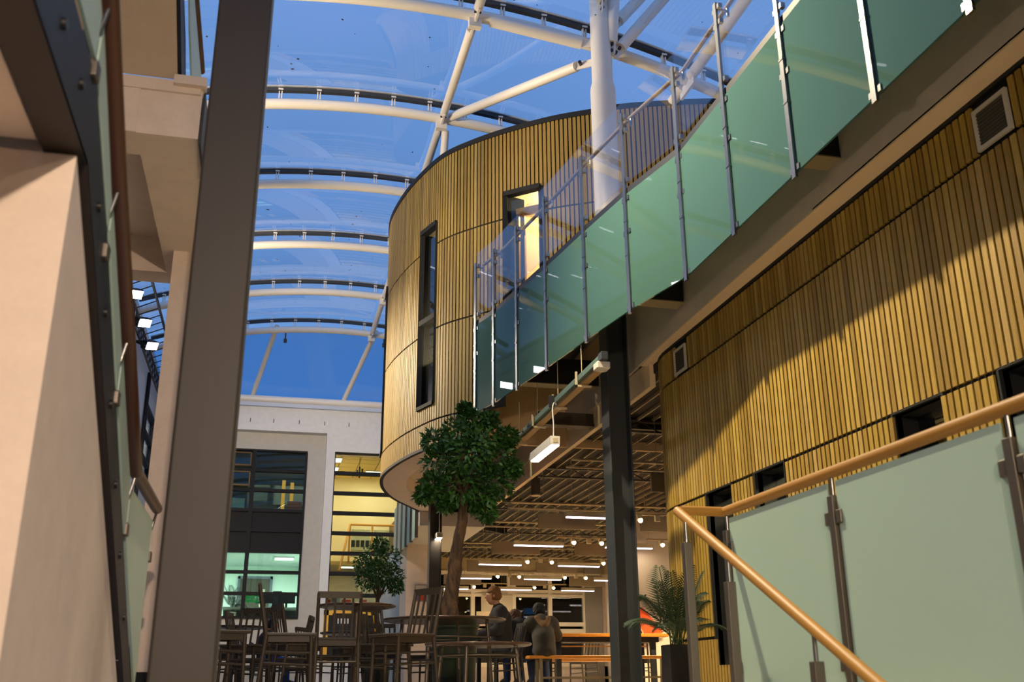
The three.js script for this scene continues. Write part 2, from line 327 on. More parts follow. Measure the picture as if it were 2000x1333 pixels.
  solo('cardboard_box', rbx(0.45, 4.72, -29.62, 0.86, 5.02, -29.25, 0.01), std('#8a5636', 0.8), 'brown box on the dark upstairs window sill', 'box');
  solo('storage_crate', rbx(-1.1, 4.72, -29.75, -0.72, 5.08, -29.3, 0.02), std('#3d7f82', 0.5), 'teal crate on the dark upstairs window sill', 'crate');
  struct('floor', bx(-2.6, 4.6, -33.5, 1.2, 4.72, -29.2), std('#8f8d86', 0.8), 'floor of the unlit upstairs room', 'floor');
}
// left side wall with windows
{
  const w = thing('wall_left', 'white left side wall of the atrium', 'wall', [0, 0, 0], 0, null, 'structure');
  const x0 = -3.6, x1 = -3.3;
  part('wall_face', join([bx(x0, 0, -26.4, x1, 8.4, -8.6), bx(x0, 0, -29.4, x1, 4.95, -26.4), bx(x0, 6.95, -29.4, x1, 8.4, -26.4), bx(x0, 4.95, -29.4, x1, 6.95, -28.4)]), M.white, w);
  part('near_wall_face', bx(x0, -1.8, -8.6, x1, 8.4, 6.2), M.cream, w);
  part('downpipe', rod([-3.24, 4, -25.8], [-3.24, 7.6, -25.8], 0.05), M.blackFrame, w);
  const n = thing('window_3', 'narrow dark-framed window in the left side wall', 'window', [0, 0, 0], 0, null, 'structure');
  const a = -3.4, b = -3.27, z0 = -28.4, z1 = -26.4;
  part('frame', join([bx(a, 4.95, z1 - 0.09, b, 6.95, z1), bx(a, 4.95, z0, b, 6.95, z0 + 0.09), bx(a, 6.86, z0, b, 6.95, z1), bx(a, 4.95, z0, b, 5.04, z1), bx(a, 5.6, z0, b, 5.67, z1), bx(a, 6.23, z0, b, 6.3, z1)]), M.blackFrame, n);
  for (const y of [5.04, 5.67, 6.3]) part('pane', bx(-3.36, y, z0 + 0.09, -3.35, y + 0.56, z1 - 0.09), M.pane, n);
  struct('wall_left', bx(-4.6, 4.5, -28.8, -4.5, 7.2, -26), M.white, 'white room wall behind the narrow side window', 'wall');
  struct('ceiling', bx(-4.6, 7.2, -28.8, -3.4, 7.3, -26), M.white, 'ceiling of the small room behind the side window', 'ceiling');
  const sl = thing('ceiling_light', 'added cool lamp brightening the small room behind the side window', 'lamp', [-4.0, 7.15, -27.4]); part('lamp_tray', bx(-0.25, 0.0, -0.4, 0.25, 0.05, 0.4), M.white, sl); part('diffuser', bx(-0.22, -0.015, -0.37, 0.22, 0, 0.37), glow('#f4f0ff', 3), sl); rectLight('#f0ecff', 40, 0.4, 0.7, [-4.0, 7.12, -27.4], [-4.0, 0, -27.4]);  // lamp added so the wall behind the side window looks bright
}
// wall behind the camera and outer walls that close the place
struct('wall_front', bx(-3.6, -1.8, 6, 14, 9.5, 6.3), M.cream, 'cream wall behind the stairs', 'wall');
struct('wall_right', bx(10.4, 3.9, -31.2, 10.7, 9.2, 6.2), M.cream, 'upper gallery rear wall', 'wall');
struct('wall_right', bx(13.7, 0, -31.2, 14, 4, -11), M.white, 'right end wall of the dining hall', 'wall');
// ------------------------------------------------------------------ vaulted foil roof on white tubes
const RX = 1.5, RR = 14, RC = 9.2 - 14;
const arch = (x, r = RR) => RC + Math.sqrt(r * r - (x - RX) ** 2);
const ribZ = [-26.1, -23.25, -20.4, -17.55, -14.7, -11.85, -9.0, -6.15, -3.3, -0.45, 2.4];
const ribNames = ['closest to the far gable', 'second from the far gable', 'third from the far gable', 'fourth from the far gable', 'passing just left of the timber pod top', 'joined to the white column', 'just over the frame top', 'over the stair opening', 'above the near stair', 'overhead above the lower landing', 'rearmost of all'];
function archPts(z, r, x0 = -3.35, x1 = 10.3, n = 48) { const out = []; for (let i = 0; i <= n; i++) { const x = x0 + (x1 - x0) * i / n; out.push(V(x, arch(x, r), z)); } return out; }
ribZ.forEach((z, i) => {
  const g = thing('roof_rib', 'white arched roof tube with dark gasket rail, ' + ribNames[i], 'roof rib', [0, 0, 0], 0, 'arched roof ribs');
  part('tube', new THREE.TubeGeometry(new THREE.CatmullRomCurve3(archPts(z, RR)), 96, 0.088, 16), M.tube, g);
  part('gasket_rail', (() => { const p = archPts(z, RR + 0.26), gs = []; for (let k = 0; k + 1 < p.length; k++) gs.push(bar(p[k], p[k + 1], 0.09, 0.06)); return join(gs); })(), M.gasket, g);
  part('gasket_lip', (() => { const p = archPts(z, RR + 0.31), gs = []; for (let k = 0; k + 1 < p.length; k++) gs.push(bar(p[k], p[k + 1], 0.13, 0.02)); return join(gs); })(), M.tube, g);
  if (i < 7) for (let x = -2.8; x < 7.5; x += 0.62) { const y = arch(x, RR + 0.1); part('bracket', join([bx(x - 0.03, y, z - 0.03, x - 0.012, y + 0.16, z + 0.03), bx(x + 0.012, y, z - 0.03, x + 0.03, y + 0.16, z + 0.03), bx(x - 0.04, y + 0.14, z - 0.05, x + 0.04, y + 0.17, z + 0.05)]), M.tube, g); }
});
// foil cushions between the ribs
{
  const c = thing('ceiling', 'clear foil roof cushions stretched between the white ribs', 'roof', [0, 0, 0], 0, null, 'structure');
  const cushion = (za, zb, x0, x1, nx = 28, nz = 10) => {
    const pos = [], idx = [];
    for (let i = 0; i <= nx; i++) for (let j = 0; j <= nz; j++) {
      const x = x0 + (x1 - x0) * i / nx, t = j / nz, bulge = 0.30 * Math.sin(Math.PI * t) ** 0.8;
      const a = Math.asin((x - RX) / (RR + 0.3)), r = RR + 0.3 - bulge * 0.55; // the lower foil bellies down a little
      pos.push(RX + r * Math.sin(a), RC + r * Math.cos(a), za + (zb - za) * t);
    }
    for (let i = 0; i < nx; i++) for (let j = 0; j < nz; j++) { const a = i * (nz + 1) + j, b = a + nz + 1; idx.push(a, b, a + 1, a + 1, b, b + 1); }
    const g = new THREE.BufferGeometry(); g.setAttribute('position', new THREE.Float32BufferAttribute(pos, 3)); g.setIndex(idx); g.computeVertexNormals();
    const uv = new Float32Array(pos.length / 3 * 2); for (let i = 0; i < pos.length / 3; i++) { uv[2 * i] = pos[3 * i]; uv[2 * i + 1] = pos[3 * i + 2]; } g.setAttribute('uv', new THREE.BufferAttribute(uv, 2));
    return g;
  };
  for (let i = 0; i + 1 < ribZ.length; i++) part('cushion', cushion(ribZ[i], ribZ[i + 1], -3.5, 10.4), M.foil, c);
  part('cushion', cushion(2.4, 6.2, -3.5, 10.4), M.foil, c);
  // sloping end panels from the last rib down to the gable cornice
  const quad = (p) => { const g = new THREE.BufferGeometry(); g.setAttribute('position', new THREE.Float32BufferAttribute(p.flat(), 3)); g.setIndex([0, 1, 2, 0, 2, 3]); g.setAttribute('uv', new THREE.Float32BufferAttribute([0, 0, 1, 0, 1, 1, 0, 1], 2)); g.computeVertexNormals(); return g; };
  const top = (x) => [x, arch(x, RR + 0.12), -26.15], bot = (x) => [x, 7.9, -28.72];
  const divs = [[-3.4, -3.4], [-2.9, -3.0], [-0.18, -0.75], [2.5, 1.85], [5.2, 4.5]];
  for (let i = 0; i + 1 < divs.length; i++) part('end_panel', quad([bot(divs[i][1]), bot(divs[i + 1][1]), top(divs[i + 1][0]), top(divs[i][0])]), M.endFoil, c);
  for (let i = 1; i < divs.length; i++) part('end_mullion', rod(bot(divs[i][1]), top(divs[i][0]), 0.07, 0.07, 14), M.tube, c);
  for (const [a, b] of [[-2.9, -3.0], [-0.18, -0.75], [2.5, 1.85]]) { const p = V(...top(a)).lerp(V(...bot(b)), 0.06).add(V(0.28, -0.1, 0.02)); part('sprinkler', join([rod([p.x, p.y + 0.16, p.z], [p.x, p.y - 0.12, p.z], 0.018, 0.018, 8), rod([p.x, p.y - 0.12, p.z], [p.x, p.y - 0.22, p.z], 0.045, 0.045, 10)]), M.columnGrey, c); }
}
// purlin along the vault and bracing to the column
const CX = 4.18, CZ = -11.58;
{
  const g = thing('roof_purlin', 'long white purlin tube crossing the ribs beside the pod', 'roof tube', [0, 0, 0]);
  for (let i = 0; i + 1 < ribZ.length - 3; i++) {
    const za = ribZ[i] + 0.25, zb = ribZ[i + 1] - 0.25, y = 9.12;
    part('purlin_tube', rod([2.37, y, za], [2.37, y, zb], 0.068, 0.068, 16), M.tube, g);
    part('pin_plate', join([bx(2.355, y - 0.09, ribZ[i] - 0.34, 2.385, y + 0.09, ribZ[i] + 0.34), bx(2.28, y - 0.16, ribZ[i] - 0.05, 2.46, y + 0.05, ribZ[i] + 0.05)]), M.tube, g);
    for (const dz of [-0.2, 0.2]) part('bolt', join([rod([2.32, y - 0.03, ribZ[i] + dz], [2.42, y - 0.03, ribZ[i] + dz], 0.022, 0.022, 10)]), M.bolt, g);
  }
  const g2 = thing('roof_purlin', 'white purlin tube over the gallery seen through the clear glass', 'roof tube', [0, 0, 0]);
  for (let i = 4; i < 9; i++) part('purlin_tube', rod([5.62, arch(5.62) - 0.02, ribZ[i] + 0.15], [5.62, arch(5.62) - 0.02, ribZ[i + 1] - 0.15], 0.085, 0.085, 16), M.tube, g2);
  for (let i = 4; i < 9; i++) part('pin_plate', bx(5.6, arch(5.62) - 0.2, ribZ[i] - 0.25, 5.64, arch(5.62) - 0.04, ribZ[i] + 0.25), M.tube, g2);
  const b = thing('roof_brace', 'white diagonal brace from the rib node to the column', 'roof tube', [0, 0, 0]);
  part('brace_tube', rod([2.52, 9.14, -14.55], [3.92, 8.62, -11.95], 0.075, 0.075, 16), M.tube, b);
  part('end_plate', bar([3.9, 8.63, -11.98], [4.1, 8.55, -11.7], 0.02, 0.12), M.tube, b);
  part('bolt', rod([3.92, 8.6, -11.8], [4.0, 8.62, -11.95], 0.026, 0.026, 10), M.bolt, b);
  const v = thing('roof_brace', 'short white strut hanging below the rib node by the pod', 'roof tube', [0, 0, 0]);
  part('brace_tube', rod([2.46, 9.0, -14.8], [2.46, 7.9, -15.2], 0.065, 0.065, 14), M.tube, v);
  const e = thing('roof_brace', 'white tube stub coupling the arched rib to the column', 'roof tube', [0, 0, 0]);
  part('brace_tube', rod([2.6, 9.12, -11.85], [3.93, 8.86, -11.72], 0.088, 0.088, 16), M.tube, e);
  part('end_plate', bar([3.9, 8.86, -11.73], [4.12, 8.82, -11.6], 0.02, 0.12), M.tube, e);
}
{
  const c = thing('roof_column', 'thick white tubular column rising behind the gallery glass', 'column', [CX, 0, CZ]);
  part('shaft', lathe([[0, 4.95], [0.178, 4.95], [0.178, 8.0], [0.172, 8.06], [0.15, 8.14], [0.148, 10.0], [0, 10.0]], 40), M.tube, c);
  const struts = [[[0.13, 8.64, 0.06], [0.2, 9.95, 0.2]], [[0.19, 8.62, 0.06], [1.1, 9.85, 0.08]], [[0.2, 9.12, 0.02], [0.78, 9.9, -0.06]], [[-0.02, 9.28, 0.16], [-0.05, 9.95, 0.3]]];
  for (const [a, b] of struts) {
    const A = V(...a), B = V(...b), dir = B.clone().sub(A).normalize();
    part('strut', rod(A.clone().addScaledVector(dir, 0.14), B, 0.085, 0.085, 18), M.tube, c);
    part('fin_plate', bar(A.clone().addScaledVector(dir, -0.06), A.clone().addScaledVector(dir, 0.3), 0.02, 0.15), M.tube, c);
    for (const t of [0.0, 0.1]) { const p = A.clone().addScaledVector(dir, t); part('bolt', rod([p.x, p.y, p.z + 0.05], [p.x, p.y, p.z - 0.05], 0.024, 0.024, 10), M.bolt, c); }
  }
  const h = thing('steel_column', 'dark steel H column carrying the gallery edge', 'column', [4.175, 0, -11.58]);
  const s = 0.145, t = 0.02;
  part('flange', rbx(-s, 0, -s, -s + t, 4.88, s, 0.006), M.darkSteel, h); part('flange', rbx(s - t, 0, -s, s, 4.88, s, 0.006), M.darkSteel, h);
  part('web', bx(-s + t, 0, -0.007, s - t, 4.88, 0.007), M.darkSteel, h);
}
// specks of dirt and leaves lying on the foil
{
  seed = 99; const n = 170, m = new THREE.InstancedMesh(new THREE.CylinderGeometry(0.5, 0.5, 0.3, 6), std('#1a1c20', 0.9), n), o = new THREE.Object3D();
  for (let i = 0; i < n; i++) { const x = rnd(-3, 7), z = rnd(-26, -9), t = ((z + 26.1) % 2.85) / 2.85, b = 0.3 * Math.pow(Math.max(0, Math.sin(Math.PI * t)), 0.8) * 0.55; o.position.set(x, arch(x, RR + 0.31 - b), z); const s = rnd(0.012, 0.034); o.scale.set(s * rnd(0.6, 2), s, s); o.rotation.y = rnd(0, 6); o.updateMatrix(); m.setMatrixAt(i, o.matrix); }
  m.name = 'roof_debris'; tag(m, 'scattered dark specks of dirt lying on the foil roof', 'debris', null, 'stuff'); scene.add(m);
}
// ------------------------------------------------------------------ slatted timber walls
function pathOf(pts) { // polyline with arc length, pts are [x,z]
  const out = [{ x: pts[0][0], z: pts[0][1], s: 0 }];
  for (let i = 1; i < pts.length; i++) { const p = out[i - 1], d = Math.hypot(pts[i][0] - p.x, pts[i][1] - p.z); out.push({ x: pts[i][0], z: pts[i][1], s: p.s + d }); }
  const L = out[out.length - 1].s;
  const at = (s) => { s = Math.max(0, Math.min(L - 1e-6, s)); let i = 0; while (i + 2 < out.length && out[i + 1].s < s) i++; const a = out[i], b = out[i + 1], t = (s - a.s) / (b.s - a.s), dx = (b.x - a.x) / (b.s - a.s), dz = (b.z - a.z) / (b.s - a.s); return { x: a.x + (b.x - a.x) * t, z: a.z + (b.z - a.z) * t, dx, dz }; };
  return { L, at };
}
const smooth = (pts, n = 200) => new THREE.CatmullRomCurve3(pts.map((p) => V(p[0], 0, p[1])), false, 'centripetal').getSpacedPoints(n).map((p) => [p.x, p.z]);
// ribbon wall between two heights; side is the sign that pushes it along the outward normal (dz,-dx)
function ribbon(path, s0, s1, y0, y1, off, thick = 0.02, step = 0.2) {
  const n = Math.max(1, Math.ceil((s1 - s0) / step)), pos = [], idx = [];
  for (let i = 0; i <= n; i++) { const p = path.at(s0 + (s1 - s0) * i / n), nx = p.dz, nz = -p.dx; for (const [o, y] of [[off, y0], [off, y1], [off - thick, y1], [off - thick, y0]]) pos.push(p.x + nx * o, y, p.z + nz * o); }
  for (let i = 0; i < n; i++) for (let k = 0; k < 4; k++) { const a = i * 4 + k, b = i * 4 + (k + 1) % 4; idx.push(a, a + 4, b, b, a + 4, b + 4); }
  idx.push(0, 1, 2, 0, 2, 3); const e = n * 4; idx.push(e, e + 2, e + 1, e, e + 3, e + 2);
  const g = new THREE.BufferGeometry(); g.setAttribute('position', new THREE.Float32BufferAttribute(pos, 3)); g.setIndex(idx); return metric(g);
}
const PITCH = 0.0705, SLAT = 0.049;
const slatGeo = new Map();
function slatG(h) { const k = h.toFixed(3); if (!slatGeo.has(k)) slatGeo.set(k, [0, 1, 2].map((i) => { const g = bx(-SLAT / 2, -h / 2, -0.011, SLAT / 2, h / 2, 0.011); const uv = g.attributes.uv; for (let q = 0; q < uv.count; q++) { uv.setX(q, uv.getX(q) + i * 0.37); uv.setY(q, uv.getY(q) + i * 1.7); } return g; })); return slatGeo.get(k); }
// slats along a path from s0 to s1; holes = [{s0,s1,y0,y1}]; keep(count) decides part or stuff
function clad(parent, path, s0, s1, bands, out, holes, budget) {
  const stuff = []; let made = 0;
  for (const [y0, y1] of bands) for (let k = 0, s = s0 + PITCH / 2; s < s1; s += PITCH, k++) {
    const p = path.at(s), nx = p.dz, nz = -p.dx, ry = Math.atan2(nx * Math.sign(out), nz * Math.sign(out));
    let segs = [[y0, y1]];
    for (const h of holes) if (s > h.s0 - 0.01 && s < h.s1 + 0.01) segs = segs.flatMap(([a, b]) => [[a, Math.min(b, h.y0)], [Math.max(a, h.y1), b]].filter(([q, r]) => r - q > 0.03));
    for (const [a, b] of segs) {
      const g = slatG(b - a)[(k * 7 + made) % 3], x = p.x + nx * out, z = p.z + nz * out, y = (a + b) / 2;
      if (made < budget) { const m = new THREE.Mesh(g, slatMats[Math.floor(hash2(k * 1.7, y0 * 9.1) * slatMats.length)]); m.name = 'slat'; m.position.set(x, y, z); m.rotation.y = ry; m.castShadow = m.receiveShadow = true; parent.add(m); made++; }
      else { const c = g.clone(); c.rotateY(ry); c.translate(x, y, z); stuff.push(c); }
    }
  }
  if (stuff.length) { const m = part('slat_rows', join(stuff), slatMats[4], parent); m.userData.kind = 'stuff'; }
}
// ---- lower timber wall (right): straight at x = 4.56, round end into the hall
const DX = 4.56, DR = 1.2, drumTop = 3.83;
const drumPts = []; for (let z = 2.5; z > -10.75; z -= 0.25) drumPts.push([DX, z]);
for (let i = 0; i <= 24; i++) { const a = i / 24 * Math.PI / 2; drumPts.push([DX + DR - DR * Math.cos(a), -10.75 - DR * Math.sin(a)]); }
for (let x = 5.9; x <= 9; x += 0.3) drumPts.push([x, -10.75 - DR]);
const drum = pathOf(drumPts);
const zOnDrum = (z) => 2.5 - z; // arc length along the straight part
{
  // outward normal of this path (dz,-dx) with travel -z: (-1,0) => towards -x
  const w = thing('wall_right', 'long curved oak slat wall beneath the gallery', 'wall', [0, 0, 0], 0, null, 'structure');
  const wins = [[-9.87, -9.26], [-8.73, -8.16], [-6.45, -5.86], [-5.27, -4.68]];
  const holes = wins.map(([a, b]) => ({ s0: zOnDrum(b), s1: zOnDrum(a), y0: 0.2, y1: 1.95 }));
  const vents = [[-10.47, -10.13], [-5.09, -4.75]].map(([a, b]) => ({ s0: zOnDrum(b), s1: zOnDrum(a), y0: 3.43, y1: 3.83 }));
  // black backing with openings
  const cuts = [0, ...holes.flatMap((h) => [h.s0, h.s1]).sort((a, b) => a - b), drum.L];
  const back = [ribbon(drum, 0, drum.L, 1.95, 3.86, -0.012, 0.05, 0.15)];
  for (let i = 0; i < cuts.length; i += 2) back.push(ribbon(drum, cuts[i], cuts[i + 1], 0, 1.95, -0.012, 0.05, 0.15));
  for (const h of holes) back.push(ribbon(drum, h.s0, h.s1, 0, 0.2, -0.012, 0.05));
  part('backing', join(back), M.black, w);
  const sa = zOnDrum(-3.9), sb = zOnDrum(-10.75) + 1.55;
  clad(w, drum, sa, sb, [[1.965, 3.415], [3.445, 3.815], [0.485, 1.935]], 0.012, [...holes, ...vents], 300);
  const rest = new THREE.Group(); rest.name = 'lower_slats'; w.add(rest);
  clad(rest, drum, zOnDrum(-7.6), sb, [[0.02, 0.455]], 0.012, holes, 0);
  clad(rest, drum, 0, sa, [[1.965, 3.415], [3.445, 3.815], [0.485, 1.935]], 0.012, holes, 0);
  part('shadow_gap', ribbon(drum, 0, drum.L, 3.83, 3.885, 0.03, 0.06, 0.15), M.black, w);
  wins.forEach(([a, b], i) => {
    const g = thing('window_' + (4 + i), ['slot window in the slat wall beside the palm', 'slot window in the slat wall left of the frosted guard post', 'wide slot window in the slat wall above the frosted panel', 'slot window in the slat wall at the right edge'][i], 'window', [DX, 0, 0], 0, null, 'structure');
    part('reveal', join([bx(-0.02, 0.2, a - 0.02, 0.35, 1.95, a), bx(-0.02, 0.2, b, 0.35, 1.95, b + 0.02), bx(-0.02, 1.95, a - 0.02, 0.35, 1.975, b + 0.02), bx(-0.02, 0.18, a - 0.02, 0.35, 0.2, b + 0.02)]), M.blackFrame, g);
    part('pane', bx(0.2, 0.2, a, 0.206, 1.95, b), M.pane, g);
    part('timber_jamb', bx(0.35, 0.2, a - 0.1, 0.42, 1.9, a + 0.16), std('#c58a3c', 0.5, { map: woodTex[1] }), g);
    part('room_blind', bx(0.5, 0.9, a + 0.1, 0.52, 1.86, b + 0.2), std('#a08c6a', 0.8), g);
  });
  vents.forEach((h, i) => {
    const z1 = 2.5 - h.s0, z0 = 2.5 - h.s1;
    const g = thing('wall_vent', i ? 'white-framed square grille near the right end of the slat wall' : 'white-framed square grille at the rounded end of the slat wall', 'vent', [DX, 3.45, (z0 + z1) / 2], 0, 'wall vents');
    const hw = 0.165, hh = 0.31, t = 0.028;
    part('frame', join([bx(-0.04, 0, -hw, -0.015, t, hw), bx(-0.04, hh - t, -hw, -0.015, hh, hw), bx(-0.04, t, -hw, -0.015, hh - t, -hw + t), bx(-0.04, t, hw - t, -0.015, hh - t, hw)]), std('#b8b3a2', 0.5), g);
    part('mesh_panel', bx(-0.025, t, -hw + t, -0.015, hh - t, hw - t), std('#3b372b', 0.8), g);
    for (let k = 0; k < 9; k++) part('louvre', bx(-0.032, 0.045 + k * 0.027, -hw + t, -0.024, 0.053 + k * 0.027, hw - t), std('#4b4638', 0.7), g);
  });
}
// ---- upper timber pod
const PK = 1.0246, ky = (y) => 0.05 + (y - 0.05) * PK;
const podPts = smooth([[5.6, -23.6], [3.6, -21.6], [3.05, -20.64], [2.73, -20.05], [2.32, -19.23], [2.05, -18.45], [1.9, -17.71], [1.85, -17.0], [1.97, -15.94], [2.18, -15.07], [2.43, -14.40], [2.75, -13.96], [3.18, -13.5], [3.84, -12.95], [4.36, -12.63], [4.7, -12.42], [5.31, -12.18], [6.04, -11.95], [7.2, -11.75], [9.0, -11.6]].map(([x, z]) => [x * PK, z * PK]), 260);
const pod = pathOf(podPts);
const podS = (x, z) => { x *= PK; z *= PK; let best = 1e9, bs = 0; for (let s = 0; s < pod.L; s += 0.01) { const p = pod.at(s), d = (p.x - x) ** 2 + (p.z - z) ** 2; if (d < best) { best = d; bs = s; } } return bs; };
const PB = ky(3.44), PJ = [3.84, 5.32, 6.78].map(ky), PT = ky(8.3);
{
  const p = thing('timber_pod', 'curved oak slat pod hanging over the dining hall', 'pod', [0, 0, 0]);
  // travel goes from the back left to the right: outward normal (dz,-dx) must face the camera side; out sign fixed below
  const q = pod.at(podS(2.16, -15.05)); const sgn = (q.dz * -1 + -q.dx * 0.6) > 0 ? 1 : -1;
  const O = 0.012 * sgn;
  const win = [podS(2.16, -15.12), podS(2.33, -14.6)], win0 = [podS(1.885, -17.62), podS(1.85, -17.1)], door = [podS(3.19, -13.49), podS(3.66, -13.09)];
  const sCut = podS(2.94, -13.75), gone = { s0: sCut, s1: 99, y0: 0, y1: 4.9 };
  const holes = [{ s0: win[0], s1: win[1], y0: ky(4.12), y1: ky(7.16) }, { s0: win0[0], s1: win0[1], y0: ky(3.9), y1: ky(6.95) }, { s0: door[0], s1: door[1], y0: ky(5.0), y1: ky(7.2) }];
  const wallOff = sgn > 0 ? -0.012 : 0.032, th = sgn > 0 ? 0.02 : 0.02;
  const cuts = [0, ...[...holes.flatMap((h) => [h.s0, h.s1]), sCut, sCut].sort((a, b) => a - b), pod.L], back = [];
  for (let i = 0; i < cuts.length; i += 2) back.push(ribbon(pod, cuts[i], cuts[i + 1], cuts[i] > sCut ? 4.9 : 3.9, PT, 0, 0.001, 0.08));
  back.push(ribbon(pod, 0, sCut, PB, 3.9, 0, 0.001, 0.08));
  for (const h of holes) { if (h.y0 > 3.92) back.push(ribbon(pod, h.s0, h.s1, h.s0 > sCut ? 4.9 : 3.9, h.y0, 0, 0.001, 0.08)); back.push(ribbon(pod, h.s0, h.s1, h.y1, PT, 0, 0.001, 0.08)); }
  part('backing', join(back), M.black, p);
  const s0 = podS(1.98, -18.1), s1 = podS(6.6, -11.85);
  clad(p, pod, s0, s1, [[PJ[0] + 0.014, PJ[1] - 0.014], [PJ[1] + 0.014, PJ[2] - 0.014], [PJ[2] + 0.014, PT - 0.03]], O * 1.2, [...holes, gone], 300);
  const low = new THREE.Group(); low.name = 'lower_slats'; p.add(low);
  clad(low, pod, s0, sCut, [[PB + 0.03, PJ[0] - 0.014]], O * 1.2, holes, 0);
  part('top_trim', ribbon(pod, 0, pod.L, PT - 0.03, PT + 0.06, 0.04 * sgn, 0.1 * sgn, 0.08), M.black, p);
  part('bottom_trim', ribbon(pod, 0, sCut, PB - 0.02, PB + 0.025, 0.035 * sgn, 0.06 * sgn, 0.08), M.black, p);
  // soffit ring and raised inner ceiling
  const sF = podS(2.3, -14.7), sK = podS(3.05, -20.64);
  const outer = [], inner = []; for (let s = sK; s <= sF; s += 0.15) { const a = pod.at(s), nx = a.dz * sgn, nz = -a.dx * sgn; outer.push([a.x - nx * 0.01, a.z - nz * 0.01]); inner.push([a.x - nx * 0.45, a.z - nz * 0.45]); }
  part('soffit_ring', prismY([...outer, ...inner.slice().reverse()], PB - 0.015, PB + 0.03), M.cream, p);
  const cove = [];
  for (let i = 0; i + 1 < inner.length; i++) { const a = inner[i], b = inner[i + 1]; cove.push(bar([a[0], PB + 0.17, a[1]], [b[0], PB + 0.17, b[1]], 0.01, 0.3)); }
  part('soffit_upstand', join(cove), M.cream, p);
  part('soffit_inner', prismY(inner, PB + 0.3, PB + 0.33), M.soffit, p);
  part('added_dark_panel', bar([inner[0][0], 3.75, inner[0][1]], [inner[inner.length - 1][0] + 0.1, 3.75, inner[inner.length - 1][1]], 0.03, 0.66), M.gasket, p);  // dark panel added to darken the gap where the pod soffit ends
  const rim = []; for (let s = 0; s <= pod.L; s += 0.15) { const a = pod.at(s); rim.push([a.x - a.dz * sgn * 0.02, a.z + a.dx * sgn * 0.02]); } part('roof_cap', prismY(rim, PT - 0.1, PT - 0.06), M.gasket, p);
  // tall window on the pod, with lit room
  const frame = (s0, s1, y0, y1, nm, mid, lab) => {
    const a = pod.at(s0), b = pod.at(s1), f = part(nm, join([bar([a.x, y0, a.z], [a.x, y1, a.z], 0.08, 0.08, V(1, 0, 0.3)), bar([b.x, y0, b.z], [b.x, y1, b.z], 0.08, 0.08, V(1, 0, 0.3)), bar([a.x, y0, a.z], [b.x, y0, b.z], 0.12, 0.06), bar([a.x, y1, a.z], [b.x, y1, b.z], 0.12, 0.08), ...(mid ? [bar([a.x, mid, a.z], [b.x, mid, b.z], 0.1, 0.09)] : [])]), M.blackFrame, p, lab);
    part('pane', bar([a.x - a.dz * 0.05 * sgn, (y0 + y1) / 2, a.z + a.dx * 0.05 * sgn], [b.x - b.dz * 0.05 * sgn, (y0 + y1) / 2, b.z + b.dx * 0.05 * sgn], 0.006, y1 - y0), M.pane, f);
    const dpt = 0.35, nx = -q.dz * sgn, nz = q.dx * sgn;
    part('reveal', join([bar([a.x + nx * 0.05, (y0 + y1) / 2, a.z + nz * 0.05], [a.x + nx * dpt, (y0 + y1) / 2, a.z + nz * dpt], 0.02, y1 - y0), bar([b.x + nx * 0.05, (y0 + y1) / 2, b.z + nz * 0.05], [b.x + nx * dpt, (y0 + y1) / 2, b.z + nz * dpt], 0.02, y1 - y0)]), M.blackFrame, f);
  };
  frame(win[0], win[1], ky(4.12), ky(7.16), 'window', ky(5.55), 'tall black-framed window of the pod');
  frame(win0[0], win0[1], ky(3.9), ky(6.95), 'window', 0, 'black-framed window at the pod rim');
  frame(door[0], door[1], ky(5.0), ky(7.2), 'doorway', 0, 'black-framed doorway of the pod');
  const da = pod.at(door[0] + 0.12), db = pod.at(door[1]);
  part('door_lining', join([bar([da.x + 0.12, 6.1, da.z - 0.12], [da.x + 0.3, 6.1, da.z - 0.35], 0.05, 2.1), bar([da.x + 0.12, 7.1, da.z - 0.12], [db.x + 0.1, 7.1, db.z - 0.15], 0.1, 0.1)]), std('#c8955a', 0.5, { map: woodTex[1] }), p, 'pale timber door lining');
  // rooms inside the pod
  const room = [[2.15, -18.2], [2.12, -16.6], [2.5, -15.2], [3.1, -14.35], [3.4, -13.95], [4.4, -13.2], [6.2, -12.5], [6.2, -18.2]];
  part('floor_inside', prismY(room, 5.0, 5.05), std('#6d6558', 0.8), p);
  part('ceiling_inside', prismY(room, 7.6, 7.65), std('#d8c6a4', 0.9), p);
  part('room_wall', join([bx(3.1, 3.6, -17.6, 3.16, 7.6, -14.6), bx(3.16, 3.6, -15.0, 6.2, 7.6, -14.94)]), std('#d9b98a', 0.8), p);
}
{ // lamps inside the pod that the windows show
  const l = thing('wall_lamp', 'bright globe lamp inside the tall pod window', 'lamp', [2.86, 5.2, -15.1]);
  part('globe', new THREE.SphereGeometry(0.07, 20, 14), glow('#fff2dc', 14), l); part('stem', rod([0, 0.06, 0], [0, 0.5, 0], 0.012, 0.012, 8), M.blackFrame, l);
  const a = new THREE.PointLight('#ffdcae', 8, 0, 2); a.position.set(2.86, 5.2, -15.1); a.castShadow = true; a.shadow.radius = 3; scene.add(a); a.name = 'pod_lamp_light';
  const l2 = thing('ceiling_light', 'ceiling lamp inside the pod beyond the doorway', 'lamp', [4.3, 7.5, -14.0]);
  part('lamp_tray', rod([0, 0.0, 0], [0, 0.09, 0], 0.2, 0.2, 24), M.white, l2); part('diffuser', rod([0, -0.02, 0], [0, 0, 0], 0.18, 0.18, 24), glow('#fff0d4', 4), l2);
  const b = new THREE.PointLight('#ffe0b0', 25, 0, 2); b.position.set(4.3, 7.42, -14.0); b.castShadow = true; b.shadow.radius = 8; scene.add(b); b.name = 'pod_ceiling_lamp_light';
}
